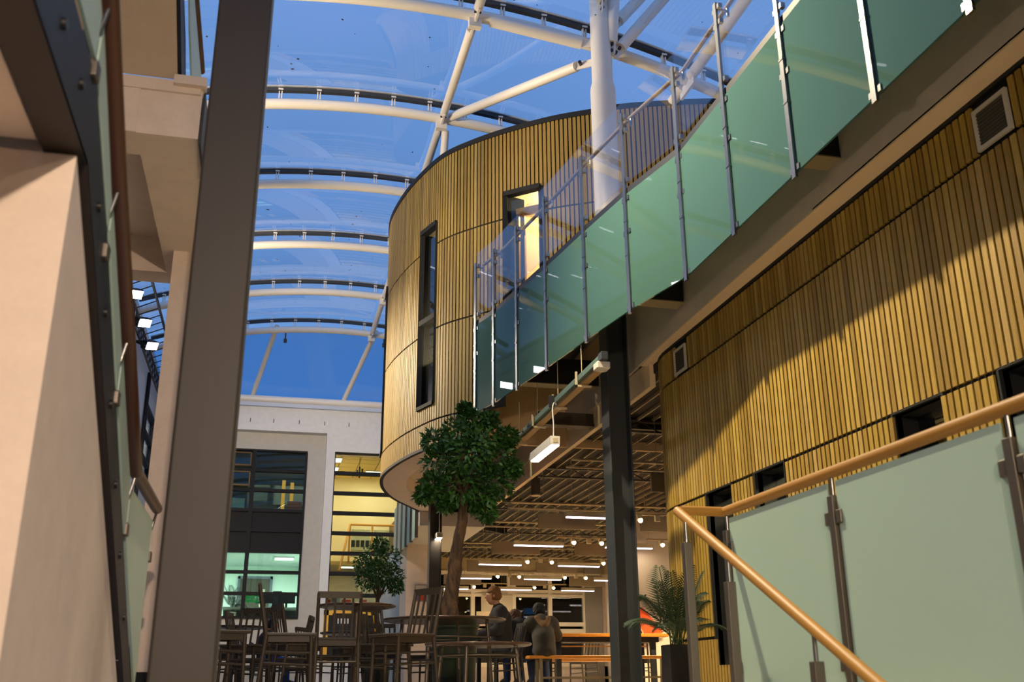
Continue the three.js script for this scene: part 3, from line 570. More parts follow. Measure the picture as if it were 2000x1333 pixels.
// ------------------------------------------------------------------ gallery deck and glass
const GB = 3.80, GF = 5.20, GT = 6.34;
const edgePts = [[3.81, 3.0], [3.81, 1.2], [3.81, 0.15], [3.81, -0.9], [3.81, -2.0], [3.81, -3.1], [3.81, -4.12], [3.81, -5.1], [3.81, -6.2], [3.81, -7.27], [3.81, -8.34], [3.59, -9.33], [3.43, -10.35], [3.27, -11.5], [3.12, -12.45], [2.985, -13.3], [2.835, -13.88]];
{
  const deckEdge = edgePts.map(([x, z]) => [x + 0.1, z]);
  struct('floor', prismY([...deckEdge, [3.6, -14.0], [4.4, -13.3], [7, -12.3], [10.4, -12.0], [10.4, 3.0]], 4.95, 5.16), M.floor, 'gallery deck behind the frosted glass', 'floor');
  struct('ceiling', prismY([...edgePts.map(([x, z]) => [x + 0.06, z]), [3.4, -14.2], [4.55, -13.4], [4.55, -26], [4.6, -26], [4.6, 3.0]], 4.88, 4.94), M.soffit, 'plaster soffit of the gallery deck behind the glass', 'ceiling');
  // downstand fascia: leans back from the slat wall towards the hall
  const fx = [[-26, 4.53], [-13.1, 4.52], [-11.8, 4.47], [-10.4, 4.41], [-8.5, 4.37], [-6.9, 4.35], [3, 4.35]];
  const face = (y0, y1, o) => join(fx.slice(0, -1).map((a, i) => bar([a[1] + o, (y0 + y1) / 2, a[0]], [fx[i + 1][1] + o, (y0 + y1) / 2, fx[i + 1][0]], 0.03, y1 - y0)));
  struct('trim_2', face(3.875, 4.9, 0.015), M.soffit, 'grey downstand fascia behind the gallery glass', 'trim');
  struct('trim_3', join([bx(4.545, 3.57, -31, 4.62, 3.9, -11.3), prismY([[4.35, 3], [4.62, 3], [4.62, -11.4], [4.47, -11.4], [4.41, -10.4], [4.37, -8.5], [4.35, -6.9]], 3.86, 3.89)]), std('#e0c9a4', 0.8), 'cream strip along the foot of the fascia', 'trim');
  struct('trim_5', bx(4.47, 4.45, -26, 4.51, 4.82, -12.4), std('#cbb084', 0.8), 'tan board high on the fascia beyond the steel column', 'trim');
  for (const [z, x0, lab] of [[-6.5, 3.86, 'dark outrigger beam under the glass above the slat wall'], [-9.85, 3.6, 'dark outrigger beam with bolt plate at the steel column'], [-13.3, 3.2, 'dark outrigger beam left of the steel column'], [-16.6, 3.2, 'dark outrigger beam behind the tall tree']]) {
    const g = thing('outrigger_beam', lab, 'beam', [0, 4.1, z], 0, 'gallery outriggers');
    part('web_box', rbx(x0, 0.012, -0.1, 4.36 + (z < -12 ? 0.15 : 0.02), 0.4, 0.1, 0.006), M.black, g);
    part('lower_flange', bx(x0 - 0.02, 0, -0.11, 4.36 + (z < -12 ? 0.15 : 0.02), 0.012, 0.11), std('#8d8262', 0.6), g);
    for (const [a, b] of [[0.05, -0.06], [0.05, 0.06], [0.15, -0.06], [0.15, 0.06]]) part('bolt', rod([x0 + a, -0.014, b], [x0 + a, 0.004, b], 0.022, 0.022, 8), M.bolt, g);
  }
}
{
  const g = thing('gallery_balustrade', 'curving gallery balustrade of frosted and clear glass panels', 'balustrade', [0, 0, 0]);
  const n = edgePts.length, P2 = (i) => edgePts[i];
  for (let i = 0; i < n; i++) {
    const [x, z] = P2(i), a = P2(Math.max(0, i - 1)), b = P2(Math.min(n - 1, i + 1)), dx = b[0] - a[0], dz = b[1] - a[1], L = Math.hypot(dx, dz), tx = dx / L, tz = dz / L, nx = tz, nz = -tx; // n points to the void (-x)
    const post = part('post', bar([x + nx * 0.02, GB - 0.05, z + nz * 0.02], [x + nx * 0.02, GT - 0.16, z + nz * 0.02], 0.055, 0.024, V(nx, 0, nz)), M.steel, g);
    for (const y of [GB + 0.03, GB + 0.9, GB + 1.3, GF + 0.12, GF + 0.75, GT - 0.22]) for (const sgn of [-1, 1]) part('glass_clamp', bar([x + tx * 0.035 * sgn, y, z + tz * 0.035 * sgn], [x + tx * 0.07 * sgn, y, z + tz * 0.07 * sgn], 0.04, 0.05), M.steel, post);
    for (const y of [GB + 0.62, GB + 1.02]) part('sleeve_ring', bar([x + nx * 0.02, y, z + nz * 0.02], [x + nx * 0.02, y + 0.02, z + nz * 0.02], 0.062, 0.034, V(nx, 0, nz)), M.steel, post);
    part('rail_arm', join([rod([x, GF + 0.92, z], [x - nx * 0.11, GF + 0.92, z - nz * 0.11], 0.012, 0.012, 8), rod([x - nx * 0.11, GF + 0.86, z - nz * 0.11], [x - nx * 0.11, GF + 0.97, z - nz * 0.11], 0.016, 0.016, 8)]), M.steel, post);
  }
  for (let i = 0; i + 1 < n; i++) {
    const [ax, az] = P2(i), [bx2, bz] = P2(i + 1), L = Math.hypot(bx2 - ax, bz - az), tx = (bx2 - ax) / L, tz = (bz - az) / L, e = 0.008;
    const A = (y) => [ax + tx * e, y, az + tz * e], B = (y) => [bx2 - tx * e, y, bz - tz * e];
    part('frosted_panel', bar(A((GB + GF) / 2 - 0.02), B((GB + GF) / 2 - 0.02), 0.018, GF - GB - 0.04), M.frosted, g);
    part('clear_panel', bar(A((GF + GT) / 2 + 0.05), B((GF + GT) / 2 + 0.05), 0.016, GT - GF - 0.1), M.clear, g);
    part('deck_channel', bar([ax + 0.03, GF - 0.04, az], [bx2 + 0.03, GF - 0.04, bz], 0.06, 0.16), M.navySteel, g);
  }
  const rail = edgePts.map(([x, z], i) => { const a = P2(Math.max(0, i - 1)), b = P2(Math.min(n - 1, i + 1)), dx = b[0] - a[0], dz = b[1] - a[1], L = Math.hypot(dx, dz); return V(x - dz / L * 0.11, GF + 0.97, z + dx / L * 0.11); });
  part('handrail', polyTube(rail, 0.024), std('#7a6f64', 0.3, { metalness: 0.6 }), g);
}
// ------------------------------------------------------------------ dining hall under the pod
const HC = 3.74;
{
  const c = thing('ceiling', 'dark profiled deck ceiling of the dining hall', 'ceiling', [0, 0, 0], 0, null, 'structure');
  part('deck', bx(4.6, HC, -31.2, 14, HC + 0.12, -10.8), M.deckDark, c);
  const bg = bx(-0.01, HC - 0.045, -31, 0.01, HC, -11.2), bw = bx(-0.075, HC - 0.015, -31, 0.075, HC, -11.2);
  for (let x = 4.72; x < 13.6; x += 0.235) { const m = part('ceiling_rib', bg, M.batten, c); m.position.x = x; }
  for (const z of [-13.5, -17.05, -20.6, -24.1, -27.6]) {
    const y = 3.52;
    part('joist_flange', join([bx(4.62, y, z - 0.05, 13.7, y + 0.03, z + 0.05), bx(4.62, HC - 0.06, z - 0.05, 13.7, HC - 0.03, z + 0.05)]), M.beamBrown, c);
    const lat = []; for (let x = 4.7, k = 0; x < 13; x += 0.28, k++) lat.push(rod([x, k % 2 ? y + 0.02 : HC - 0.05, z], [x + 0.28, k % 2 ? HC - 0.05 : y + 0.02, z], 0.01, 0.01, 6));
    part('joist_lattice', join(lat), M.beamBrown, c);
  }
  for (const z of [-15.0, -19.1, -21.6, -25.2]) part('conduit', join([rod([4.62, 3.42, z], [13.7, 3.42, z], 0.025, 0.025, 8), bx(4.62, 3.34, z - 0.32, 13.7, 3.37, z - 0.28)]), M.batten, c);
  // tie at the deck mouth, left of the steel column
  struct('trim_4', join([bx(3.7, 3.64, -13.72, 9, 3.80, -13.6), bx(3.7, 3.6, -13.76, 9, 3.64, -13.56)]), M.beamBrown, 'brown steel tie beam across the hall mouth', 'beam');
}
// pendant strips, spot tracks and baffles
{
  const proto = (label) => {
    const g = thing('strip_pendant', label, 'lamp', [0, 0, 0], 0, 'strip pendants in the dining hall');
    part('housing', rbx(0, 0.02, -0.05, 1.05, 0.1, 0.05, 0.006), M.fixture, g);
    part('diffuser', bx(0.015, 0.0, -0.04, 1.035, 0.02, 0.04), glow('#f1e6ff', 4), g);
    for (const x of [0.12, 0.93]) part('wire', rod([x, 0.1, 0], [x, 1.09, 0], 0.004, 0.004, 6), M.batten, g);
    return g;
  };
  let first = null;
  const rows = [-16.1, -19.8, -23.3, -26.6, -29.8], cols = [4.83, 6.77, 8.75, 10.7];
  const rn = ['first row from the gallery', 'second row from the gallery', 'third row from the gallery', 'fourth row from the gallery', 'row closest to the rear windows'], cn = ['leftmost', 'second from left', 'third from left', 'rightmost'];
  rows.forEach((z, i) => cols.forEach((x, j) => {
    const lab = `${cn[j]} glowing strip pendant in the ${rn[i]}`;
    if (!first) { first = proto(lab); first.position.set(x, 2.66, z); } else copyOf(first, [x, 2.66, z], 0, lab);
    rectLight('#ffe8c6', 24, 1.0, 0.08, [x + 0.525, 2.64, z], [x + 0.525, 0, z]);
  }));
  // spot tracks
  const tp = thing('spot_track', 'a', 'lamp', [0, 0, 0], 0, 'spot tracks in the dining hall');
  part('track_bar', rbx(-0.35, 0.12, -0.02, 0.98, 0.15, 0.02, 0.004), M.batten, tp);
  for (const x of [0, 0.58]) {
    const h = part('spot_head', join([rod([x, 0.05, 0], [x, 0.13, 0.0], 0.038, 0.03, 12), bx(x - 0.07, 0.02, -0.015, x - 0.045, 0.12, 0.015)]), M.fixture, tp);
    part('bulb', (() => { const s = new THREE.SphereGeometry(0.04, 14, 10); s.translate(x, 0.03, 0.01); return s; })(), glow('#ffe4b0', 22), h);
  }
  part('driver_box', bx(0.27, 0.02, -0.03, 0.36, 0.12, 0.03), M.fixture, tp);
  for (const x of [-0.3, 0.9]) part('wire', rod([x, 0.15, 0], [x, 1.11, 0], 0.004, 0.004, 6), M.batten, tp);
  const trk = [];
  for (const [z, xs] of [[-19.2, [5.92, 7.8]], [-22.6, [5.84, 7.68]], [-26.0, [5.91, 7.74]], [-29.0, [5.89, 7.7]], [-16.2, [6.2]]]) for (const x of xs) trk.push([x, z]);
  trk.forEach(([x, z], k) => {
    const lab = `white spot track with two lit heads, ${x < 7 ? 'left' : 'right'} one at ${{ '-19.2': 'the second pendant row', '-22.6': 'the third pendant row', '-26': 'the fourth pendant row', '-29': 'the rear windows', '-16.2': 'the first pendant row' }[String(z)]}`;
    if (!k) { tp.position.set(x, 2.64, z); tp.userData.label = lab; } else copyOf(tp, [x, 2.64, z], 0, lab);
    for (const dx of [0, 0.58]) { const l = new THREE.SpotLight('#ffe4b8', 40, 0, 0.9, 0.6, 2); l.position.set(x + dx, 2.61, z + 0.02); l.target.position.set(x + dx, 0, z + 0.5); l.castShadow = true; l.name = numbered('spot_head_light'); scene.add(l); scene.add(l.target); }
  });
  // acoustic baffles
  const bp = thing('acoustic_baffle', 'a', 'baffle', [0, 0, 0], 0, 'hanging acoustic baffles');
  part('felt_board', rbx(0, 0, -0.02, 1.04, 0.27, 0.02, 0.006), M.baffle, bp);
  for (const x of [0.1, 0.94]) part('wire', rod([x, 0.27, 0], [x, 1.115, 0], 0.004, 0.004, 6), M.batten, bp);
  let k = 0;
  for (const [z, xs, y] of [[-13.1, [5.2, 7.1], 2.575], [-16.8, [4.54, 6.42, 8.3], 2.575], [-20.5, [4.53, 6.34, 8.25], 2.575], [-24, [4.69, 6.42, 8.2], 2.575], [-27.3, [4.7, 6.55, 8.25], 2.575]]) xs.forEach((x, j) => {
    const lab = `brown felt baffle, ${['left', 'middle', 'right'][j]} one ${{ '-13.1': 'nearest the steel column', '-16.8': 'behind the first pendant row', '-20.5': 'behind the second pendant row', '-24': 'behind the third pendant row', '-27.3': 'behind the fourth pendant row' }[String(z)]}`;
    if (!k++) { bp.position.set(x, y, z); bp.userData.label = lab; } else copyOf(bp, [x, y, z], 0, lab);
  });
  // round grey cylinders (speakers) hung at the fascia
  for (const [x, z, lab] of [[4.7, -13.3, 'dark cylindrical ceiling speaker beside the steel column'], [4.72, -17.6, 'dark cylindrical ceiling speaker behind the tree crown']]) {
    const g = thing('ceiling_speaker', lab, 'speaker', [x, 3.3, z], 0, 'ceiling speakers');
    part('drum', rod([0, 0, 0], [0, 0.34, 0], 0.085, 0.085, 24), std('#3f3525', 0.7), g); part('rim', rod([0, -0.012, 0], [0, 0.004, 0], 0.09, 0.09, 24), M.batten, g);
  }
}
// two bigger pendants over the hall edge and the cable tray
{
  const mk = (z, lab) => {
    const g = thing('edge_pendant', lab, 'lamp', [3.3, 2.76, z], 0, 'pendants along the gallery edge');
    part('housing', rbx(-0.06, 0.015, -0.5, 0.06, 0.12, 0.5, 0.006), std('#d3cfc4', 0.5), g);
    part('diffuser', bx(-0.05, 0, -0.485, 0.05, 0.015, 0.485), glow('#fff6e6', 9), g);
    part('end_clip', bx(-0.03, 0.04, 0.5, 0.03, 0.09, 0.506), M.fixture, g);
    part('cord', sweep([[0, 0.11, 0.42], [0, 0.3, 0.43], [0, 0.48, 0.4], [0.03, 0.58, 0.38], [0.06, 0.55, 0.36]], 0.008, 24, 6), M.white, g);
    part('cord_bracket', bx(-0.03, 0.52, 0.33, 0.03, 0.66, 0.39), M.black, g);
    rectLight('#ffe6c2', 26, 0.1, 0.96, [3.3, 2.75, z], [3.3, 0, z]);
  };
  mk(-11.85, 'lit white pendant strip hanging left of the steel column'); mk(-20.2, 'lit white pendant strip hanging behind the tall tree trunk'); mk(-1.6, 'added unseen pendant strip above the near stair guard');  // the last pendant is added out of view to light the near stairs
  const t = thing('cable_tray', 'sloping-looking teal and tan lighting tray under the gallery edge', 'lighting tray', [3.42, 3.36, 0]);
  part('tray', rbx(-0.05, 0, -14.6, 0.01, 0.07, -9.85, 0.005), std('#4f665e', 0.6), t);
  part('timber_board', rbx(-0.01, -0.035, -14.6, 0.08, 0.0, -9.95, 0.005), std('#a98a58', 0.7), t);
  part('detector', join([rbx(-0.075, -0.08, -9.96, 0.075, 0.0, -9.81, 0.012), rod([0, -0.092, -9.885], [0, -0.08, -9.885], 0.05, 0.05, 20), rod([0, -0.1, -9.885], [0, -0.09, -9.885], 0.025, 0.025, 16)]), std('#c9c4bb', 0.5), t, 'pale detector with ringed lens');
  part('end_cap', rbx(-0.05, 0.0, -9.86, 0.03, 0.09, -9.74, 0.006), M.darkSteel, t);
  for (const z of [-10.6, -11.6, -12.6, -13.6]) { part('hanger', join([rod([0, 0.08, z], [0, 0.55, z], 0.006, 0.006, 6), bx(-0.08, -0.07, z - 0.015, 0.11, -0.05, z + 0.015), bx(-0.08, -0.07, z - 0.015, -0.06, 0.11, z + 0.015)]), M.fixture, t); }
}
// rear glazed wall of the hall
{
  const z = -31;
  const w = thing('wall_back', 'rear wall of the dining hall around the white windows', 'wall', [0, 0, 0], 0, null, 'structure');
  part('upper_wall', bx(4.6, 3.3, z - 0.3, 14, 4, z), std('#a5936f', 0.85), w);
  part('end_wall', join([bx(10.45, 0, z - 0.3, 14, 3.3, z), bx(4.6, 0, z - 0.3, 5.1, 3.3, z), bx(4.6, 0, z - 0.3, 14, 0.5, z)]), M.cream, w);
  part('grey_pier', bx(9.85, 0, z, 10.4, 3.6, z + 0.12), std('#8a8274', 0.7), w);
  const n = thing('window_8', 'white-framed rear windows of the dining hall', 'window', [0, 0, 0], 0, null, 'structure');
  const xs = [5.1, 6.25, 7.4, 7.55, 8.72, 9.85], fr = std('#e6dac2', 0.6);
  part('frame', join([...xs.map((x) => bx(x - 0.06, 0.5, z - 0.1, x + 0.06, 3.3, z + 0.06)), ...[0.55, 1.55, 1.75, 2.62, 2.72, 3.27].map((y) => bx(5.1, y - 0.06, z - 0.09, 9.85, y + 0.06, z + 0.05))]), fr, n);
  for (let i = 0; i + 1 < xs.length; i++) if (i !== 2) for (const [a, b] of [[0.6, 1.5], [1.8, 2.58], [2.77, 3.22]]) part('pane', bx(xs[i] + 0.06, a, z - 0.03, xs[i + 1] - 0.06, b, z - 0.02), M.pane, n);
  struct('wall_left', bx(3.9, -1, z - 11.2, 4, 5, z - 0.3), std('#7a6656', 0.9), 'yard side wall left of the rear windows', 'wall'); struct('wall_right', bx(14, -1, z - 11.2, 14.1, 5, z - 0.3), std('#7a6656', 0.9), 'yard side wall right of the rear windows', 'wall');
  struct('wall_back', bx(4, -1, z - 11.2, 14, 5, z - 11), std('#7a6656', 0.9), 'brick-coloured yard wall outside the rear windows', 'wall');
  struct('floor', bx(4, -0.3, z - 11.2, 14, -0.1, z - 0.3), std('#6f6b64', 0.9), 'paved yard outside the rear windows', 'floor');
  struct('ceiling', bx(4, 4.0, z - 11.2, 14, 4.2, z - 0.3), std('#8a8780', 0.9), 'added canopy shutting the sky off outside the rear windows', 'ceiling');  // unseen canopy added so no sky light reaches the yard
  const b = thing('roller_blind', 'pale panel fixed inside the rear window behind the seated man', 'panel', [6.35, 1.75, z + 0.09]);
  part('board', bx(0, 0, 0, 1.3, 0.36, 0.02), std('#e6d3b0', 0.7), b); part('paper', bx(0.15, 0.36, 0, 1.15, 0.85, 0.015), std('#c9bda4', 0.7), b);
  // bright end wall panel with the hanging art
  solo('painted_panel', bx(10.55, 0, z + 0.02, 11.6, 3.1, z + 0.12), std('#efe3cf', 0.7), 'bright cream wall panel beside the steel column', 'wall panel');
}
// wall right inside the hall with orange art, seen between steel column and slat wall
{
  struct('wall_back', bx(7.35, 0, -20.3, 10.6, 3.3, -20.1), std('#cdbfa8', 0.8), 'pale partition with the orange artwork', 'wall');
  const a = thing('wall_art', 'orange panel and black rod zigzag on the pale partition', 'wall art', [0, 0, -20.05]);
  part('orange_panel', (() => { const g = prismZ([[7.45, 1.5], [7.62, 1.5], [8.05, 1.0], [7.45, 0.75]], 0, 0.03); return g; })(), std('#e2571a', 0.6), a);
  part('rod', join([rod([7.4, 1.58, 0.05], [8.0, 1.22, 0.05], 0.016, 0.016, 8), rod([8.0, 1.22, 0.05], [7.96, 1.75, 0.05], 0.016, 0.016, 8), rod([8.0, 1.22, 0.05], [7.8, 1.02, 0.05], 0.016, 0.016, 8), rod([7.4, 1.5, 0.05], [7.7, 1.75, 0.05], 0.016, 0.016, 8)]), M.black, a);
}
// cream wall, picture, grey column and glass seen between the two trees
{
  struct('wall_back', join([bx(3.24, 0, -24.2, 3.9, 3.5, -24.05)]), M.cream, 'cream wall behind the tall tree trunk', 'wall');
  struct('wall_left', bx(3.1, 0, -29, 3.24, 3.2, -24.05), std('#b5bcc0', 0.8), 'bluish grey return wall beside the small tree', 'wall');
  const p = thing('framed_picture', 'framed red and purple picture on the cream wall', 'picture', [3.60, 2.06, -24.03]);
  part('frame', join([bx(-0.15, -0.2, 0, 0.15, -0.175, 0.03), bx(-0.15, 0.175, 0, 0.15, 0.2, 0.03), bx(-0.15, -0.175, 0, -0.125, 0.175, 0.03), bx(0.125, -0.175, 0, 0.15, 0.175, 0.03)]), std('#8d8578', 0.5), p);
  part('print', bx(-0.125, -0.175, 0, 0.125, 0.175, 0.01), std(0xffffff, 0.7, { map: tex(64, 64, (u, v) => { const n = noise2(u * 5, v * 5), m = noise2(u * 9 + 4, v * 9); if (v > 0.68) return [0.72, 0.7, 0.66]; return u > 0.4 ? [0.75, 0.12 + 0.2 * m, 0.12] : (n > 0.5 ? [0.18, 0.16, 0.3] : [0.42, 0.36, 0.55]); }) }), p);
  { const uv = p.children[1].geometry.attributes.uv, pp = p.children[1].geometry.attributes.position; for (let i = 0; i < uv.count; i++) uv.setXY(i, (pp.getX(i) + 0.125) / 0.25, (pp.getY(i) + 0.175) / 0.35); }
  const g = thing('steel_column', 'grey steel column behind the tall tree trunk', 'column', [3.25, 0, -20.0]);
  part('flange', bx(-0.12, 0, -0.12, -0.1, 3.5, 0.12), M.columnGrey, g); part('flange', bx(0.1, 0, -0.12, 0.12, 3.5, 0.12), M.columnGrey, g); part('web', bx(-0.1, 0, -0.01, 0.1, 3.5, 0.01), M.columnGrey, g);
  const b = thing('far_balustrade', 'pale green glass balustrade beyond the pod underside', 'balustrade', [0, 0, 0]);
  for (let i = 0; i < 5; i++) { part('glass_panel', bx(3.05, 3.0, -21.96 - i * 0.8, 3.065, 4.2, -21.24 - i * 0.8), M.frostedSide, b); part('post', bx(3.01, 2.97, -21.22 - i * 0.8, 3.08, 4.3, -21.19 - i * 0.8), M.satin, b); }
  struct('floor', bx(3.08, 3.2, -25.4, 4.5, 3.5, -21), M.greyPaint, 'link slab beyond the pod', 'floor');
}
// ------------------------------------------------------------------ left stair tower
function stairFlight(name, label, X, oy, zs, opt) {
  // zs: profile in (z,y) relative to oy, near end towards the camera
  const g = thing(name, label, 'stairs', [0, oy, 0]);
  const { z0, z1, low, up } = opt; // lower edge line and upper edge line as functions of z
  const prof = [[z0(low), 0], [z1, low(z1)], [opt.zN, low(z1)], [opt.zN, up(z1)], [z1 - 0.03, up(z1)], [z0(up), 0]];
  part('stringer', prismX(prof, X - 0.012, X), M.navySteel, g);
  const fl = opt.flange ?? 0.12;
  part('stringer_flange', join([bar([X - fl / 2, low(z0(low) + 0.05) + 0.006, z0(low) + 0.05], [X - fl / 2, low(z1) + 0.006, z1], fl, 0.012), bx(X - fl, low(z1), z1, X, low(z1) + 0.014, opt.zN)]), M.brownFlange, g);
  for (const t of [0.15, 0.3, 0.45, 0.6, 0.75, 0.9]) { const z = z0(low) + (z1 - z0(low)) * t, y = (low(z) + up(z)) / 2; part('bolt', rod([X - 0.002, y, z], [X + 0.012, y, z], 0.018, 0.018, 10), M.bolt, g); }
  for (const z of [z1 + 0.25, z1 + 0.55]) part('bolt', rod([X - 0.002, (low(z1) + up(z1)) / 2, z], [X + 0.012, (low(z1) + up(z1)) / 2, z], 0.018, 0.018, 10), M.bolt, g);
  const nS = 10; for (let i = 0; i < nS; i++) { const a = z0(up) + 0.3 + (z1 - z0(up) - 0.3) * i / nS, b = z0(up) + 0.3 + (z1 - z0(up) - 0.3) * (i + 1) / nS, y = up(a) - 0.04; part('tread', bx(X - 1.25, y, a, X - 0.015, y + 0.04, b + 0.02), M.greyPaint, g); }
  part('soffit', (() => { const s = 0.03; return prismX([[z0(low) + 0.12, 0.03 + s], [z1, low(z1) + s], [z1, low(z1) + s + 0.06], [z0(low) + 0.12, 0.09 + s]], X - 1.25, X - fl - 0.012); })(), opt.soffitMat, g);
  // glass with posts and handrail
  const R = opt.rail; // [[z,y],...]
  part('handrail', polyTube(R.map(([z, y]) => [X + 0.02, y, z]), opt.rr ?? 0.026), M.railBrown, g);
  for (let i = 0; i + 1 < R.length; i++) {
    const [za, ya] = R[i], [zb, yb] = R[i + 1], ba = Math.max(opt.base, Math.min(up(za) + 0.03, up(z1) + 0.03)), bb = Math.max(opt.base, Math.min(up(zb) + 0.03, up(z1) + 0.03));
    part('glass_panel', prismX([[za + 0.02, ba], [zb - 0.02, bb], [zb - 0.02, yb - 0.07], [za + 0.02, ya - 0.07]], X - 0.006, X + 0.006), M.frostedSide, g);
    const pst = part('post', bar([X - 0.03, ba - 0.15, za], [X - 0.03, ya - 0.1, za], 0.03, 0.03, V(1, 0, 0)), M.satin, g);
    part('glass_clamp', rbx(X - 0.03, ya - 0.3, za - 0.03, X + 0.018, ya - 0.24, za + 0.03, 0.008), M.satin, pst);
    part('rail_pin', rod([X + 0.0, ya - 0.12, za], [X + 0.02, ya - 0.02, za], 0.008, 0.008, 8), M.steel, pst);
  }
  return g;
}
{
  const low = (z) => 0.645 * (z + 5.61), up = (z) => 0.672 * (z + 5.93);
  stairFlight('stair_tower_flight', 'steel-edged stair flight rising towards the camera at the left', -0.65, 0, null, {
    low, up, z0: (f) => (f === low ? -5.61 : -5.93), z1: -3.08, zN: -1.2, base: 0.03, flange: 0.12, soffitMat: M.cream, rr: 0.03,
    rail: [[-6.0, 1.0], [-4.93, 1.0], [-4.2, 1.43], [-3.55, 1.8], [-2.97, 2.18], [-1.3, 2.95]],
  });
  // landing soffit, wall below the flight
  struct('ceiling', bx(-3.3, 1.66, -3.0, -0.79, 1.82, -1.2), M.cream, 'cream landing soffit over the left edge', 'ceiling');
  struct('wall_left', prismX([[-3.0, -1.7], [-3.0, 1.62], [-5.5, 0.02], [-5.5, -1.7]], -2.0, -0.668), M.cream, 'cream spandrel wall beneath the left stair', 'wall');
  struct('wall_front', bx(-3.3, -1.7, -3.1, -2.0, 1.7, -3.0), M.cream, 'cream wall left of the stair spandrel', 'wall');
}
{ // first-floor slab with downstand beams
  const s = thing('ceiling', 'cream first floor slab edge with downstand beams at left', 'floor slab', [0, 0, 0], 0, null, 'structure');
  part('slab', bx(-3.3, 3.5, -8.1, -0.6, 3.58, -5.62), M.cream, s);
  part('edge_beam', bx(-3.3, 3.2, -5.92, -0.95, 3.56, -5.63), M.cream, s);
  part('side_beam', bx(-0.95, 3.2, -8.1, -0.59, 3.57, -5.64), M.cream, s);
  part('rear_beam', bx(-3.3, 3.2, -8.1, -0.95, 3.56, -7.86), M.cream, s);
  part('ledge', bx(-0.76, 3.54, -5.66, -0.57, 3.6, -5.58), M.cream, s);
  part('side_lining', bx(-0.585, 3.17, -8.1, -0.57, 3.52, -5.64), M.gasket, s);
  const c = thing('square_column', 'cream square column at the foot of the left stair', 'column', [-0.86, 0, -7.4]);
  part('shaft', bx(0, 0, -0.66, 0.55, 3.2, 0), M.cream, c); part('skirting', bx(-0.012, 0, -0.672, 0.562, 0.13, 0.012), M.blackFrame, c);
  // upper flight above
  const g = thing('stair_tower_flight', 'upper stair flight overhead with tan soffit and mint glass', 'stairs', [0, 0, 0]);
  part('soffit', prismX([[-5.62, 3.585], [-3.2, 4.95], [-3.2, 5.1], [-5.62, 3.74]], -2.0, -0.745), std('#c2b196', 0.85, { map: plasterTex }), g);
  part('stringer', prismX([[-5.62, 3.6], [-3.2, 4.95], [-3.2, 5.3], [-4.9, 4.3], [-5.2, 4.02], [-5.62, 3.86], [-6.0, 3.62]], -0.742, -0.722), M.navySteel, g);
  part('glass_panel', prismX([[-6.45, 3.62], [-5.55, 3.9], [-5.0, 4.2], [-4.0, 4.78], [-4.0, 5.2], [-5.6, 4.16], [-6.45, 4.14]], -0.706, -0.694), M.frostedSide, g);
  part('handrail', polyTube([[-0.7, 4.2, -6.45], [-0.7, 4.22, -5.62], [-0.7, 5.3, -3.9]], 0.026), M.railBrown, g);
  part('post', bx(-0.73, 3.6, -6.45, -0.7, 4.15, -6.41), M.satin, g);
}
{ // nearest grey column
  const c = thing('painted_column', 'tall grey-brown column in the left foreground', 'column', [-0.315, 0, -4.71]);
  const a = 0.135;
  part('shaft', rbx(-a, -1.6, -a, a, 7.9, a, 0.016, 3), M.columnGrey, c);
}
// ------------------------------------------------------------------ right stair guard
{
  const X = 2.76, g = thing('stair_guard', 'frosted glass guard with oak handrail at right', 'balustrade', [0, 0, 0]);
  part('handrail', polyTube([[2.47, 1.05, -5.75], [2.76, 1.05, -5.75], [2.76, 1.05, -1.2]], 0.03, 16), M.railWood, g);
  const zs = [-5.72, -4.49, -3.2, -1.9];
  zs.forEach((z, i) => {
    const p = part('post', rbx(X - 0.025, -0.3, z - 0.025, X + 0.025, 0.93, z + 0.025, 0.004), M.satin, g);
    part('rail_pin', rod([X, 0.92, z], [X, 1.03, z], 0.011, 0.011, 10), M.steel, p);
    for (const y of [0.82, 0.12]) for (const s of [-1, 1]) part('glass_clamp', rbx(X - 0.02, y - 0.035, z + s * 0.028, X + 0.02, y + 0.035, z + s * 0.075, 0.008), M.satin, p);
  });
  for (let i = 0; i + 1 < zs.length; i++) part('frosted_panel', bx(X - 0.006, -0.25, zs[i] + 0.04, X + 0.006, 1.0, zs[i + 1] - 0.04), M.guardGlass, g);
}
{
  const g = thing('stair_handrail', 'sloping oak handrail on steel posts going down the steps', 'handrail', [0, 0, 0]);
  const r = (z) => 1.05 + (z + 5.75) * -0.517, X = 2.43;
  part('rail', polyTube([[X + 0.03, 1.05, -5.78], [X, r(-3.0), -3.0]], 0.03, 16), M.railWood, g);
  for (const z of [-5.6, -5.06, -4.24, -3.4]) { const p = part('post', rbx(X - 0.025, -1.58, z - 0.025, X + 0.025, r(z) - 0.14, z + 0.025, 0.004), M.satin, g); part('rail_pin', rod([X, r(z) - 0.15, z], [X, r(z) - 0.02, z], 0.011, 0.011, 10), M.steel, p); }
}
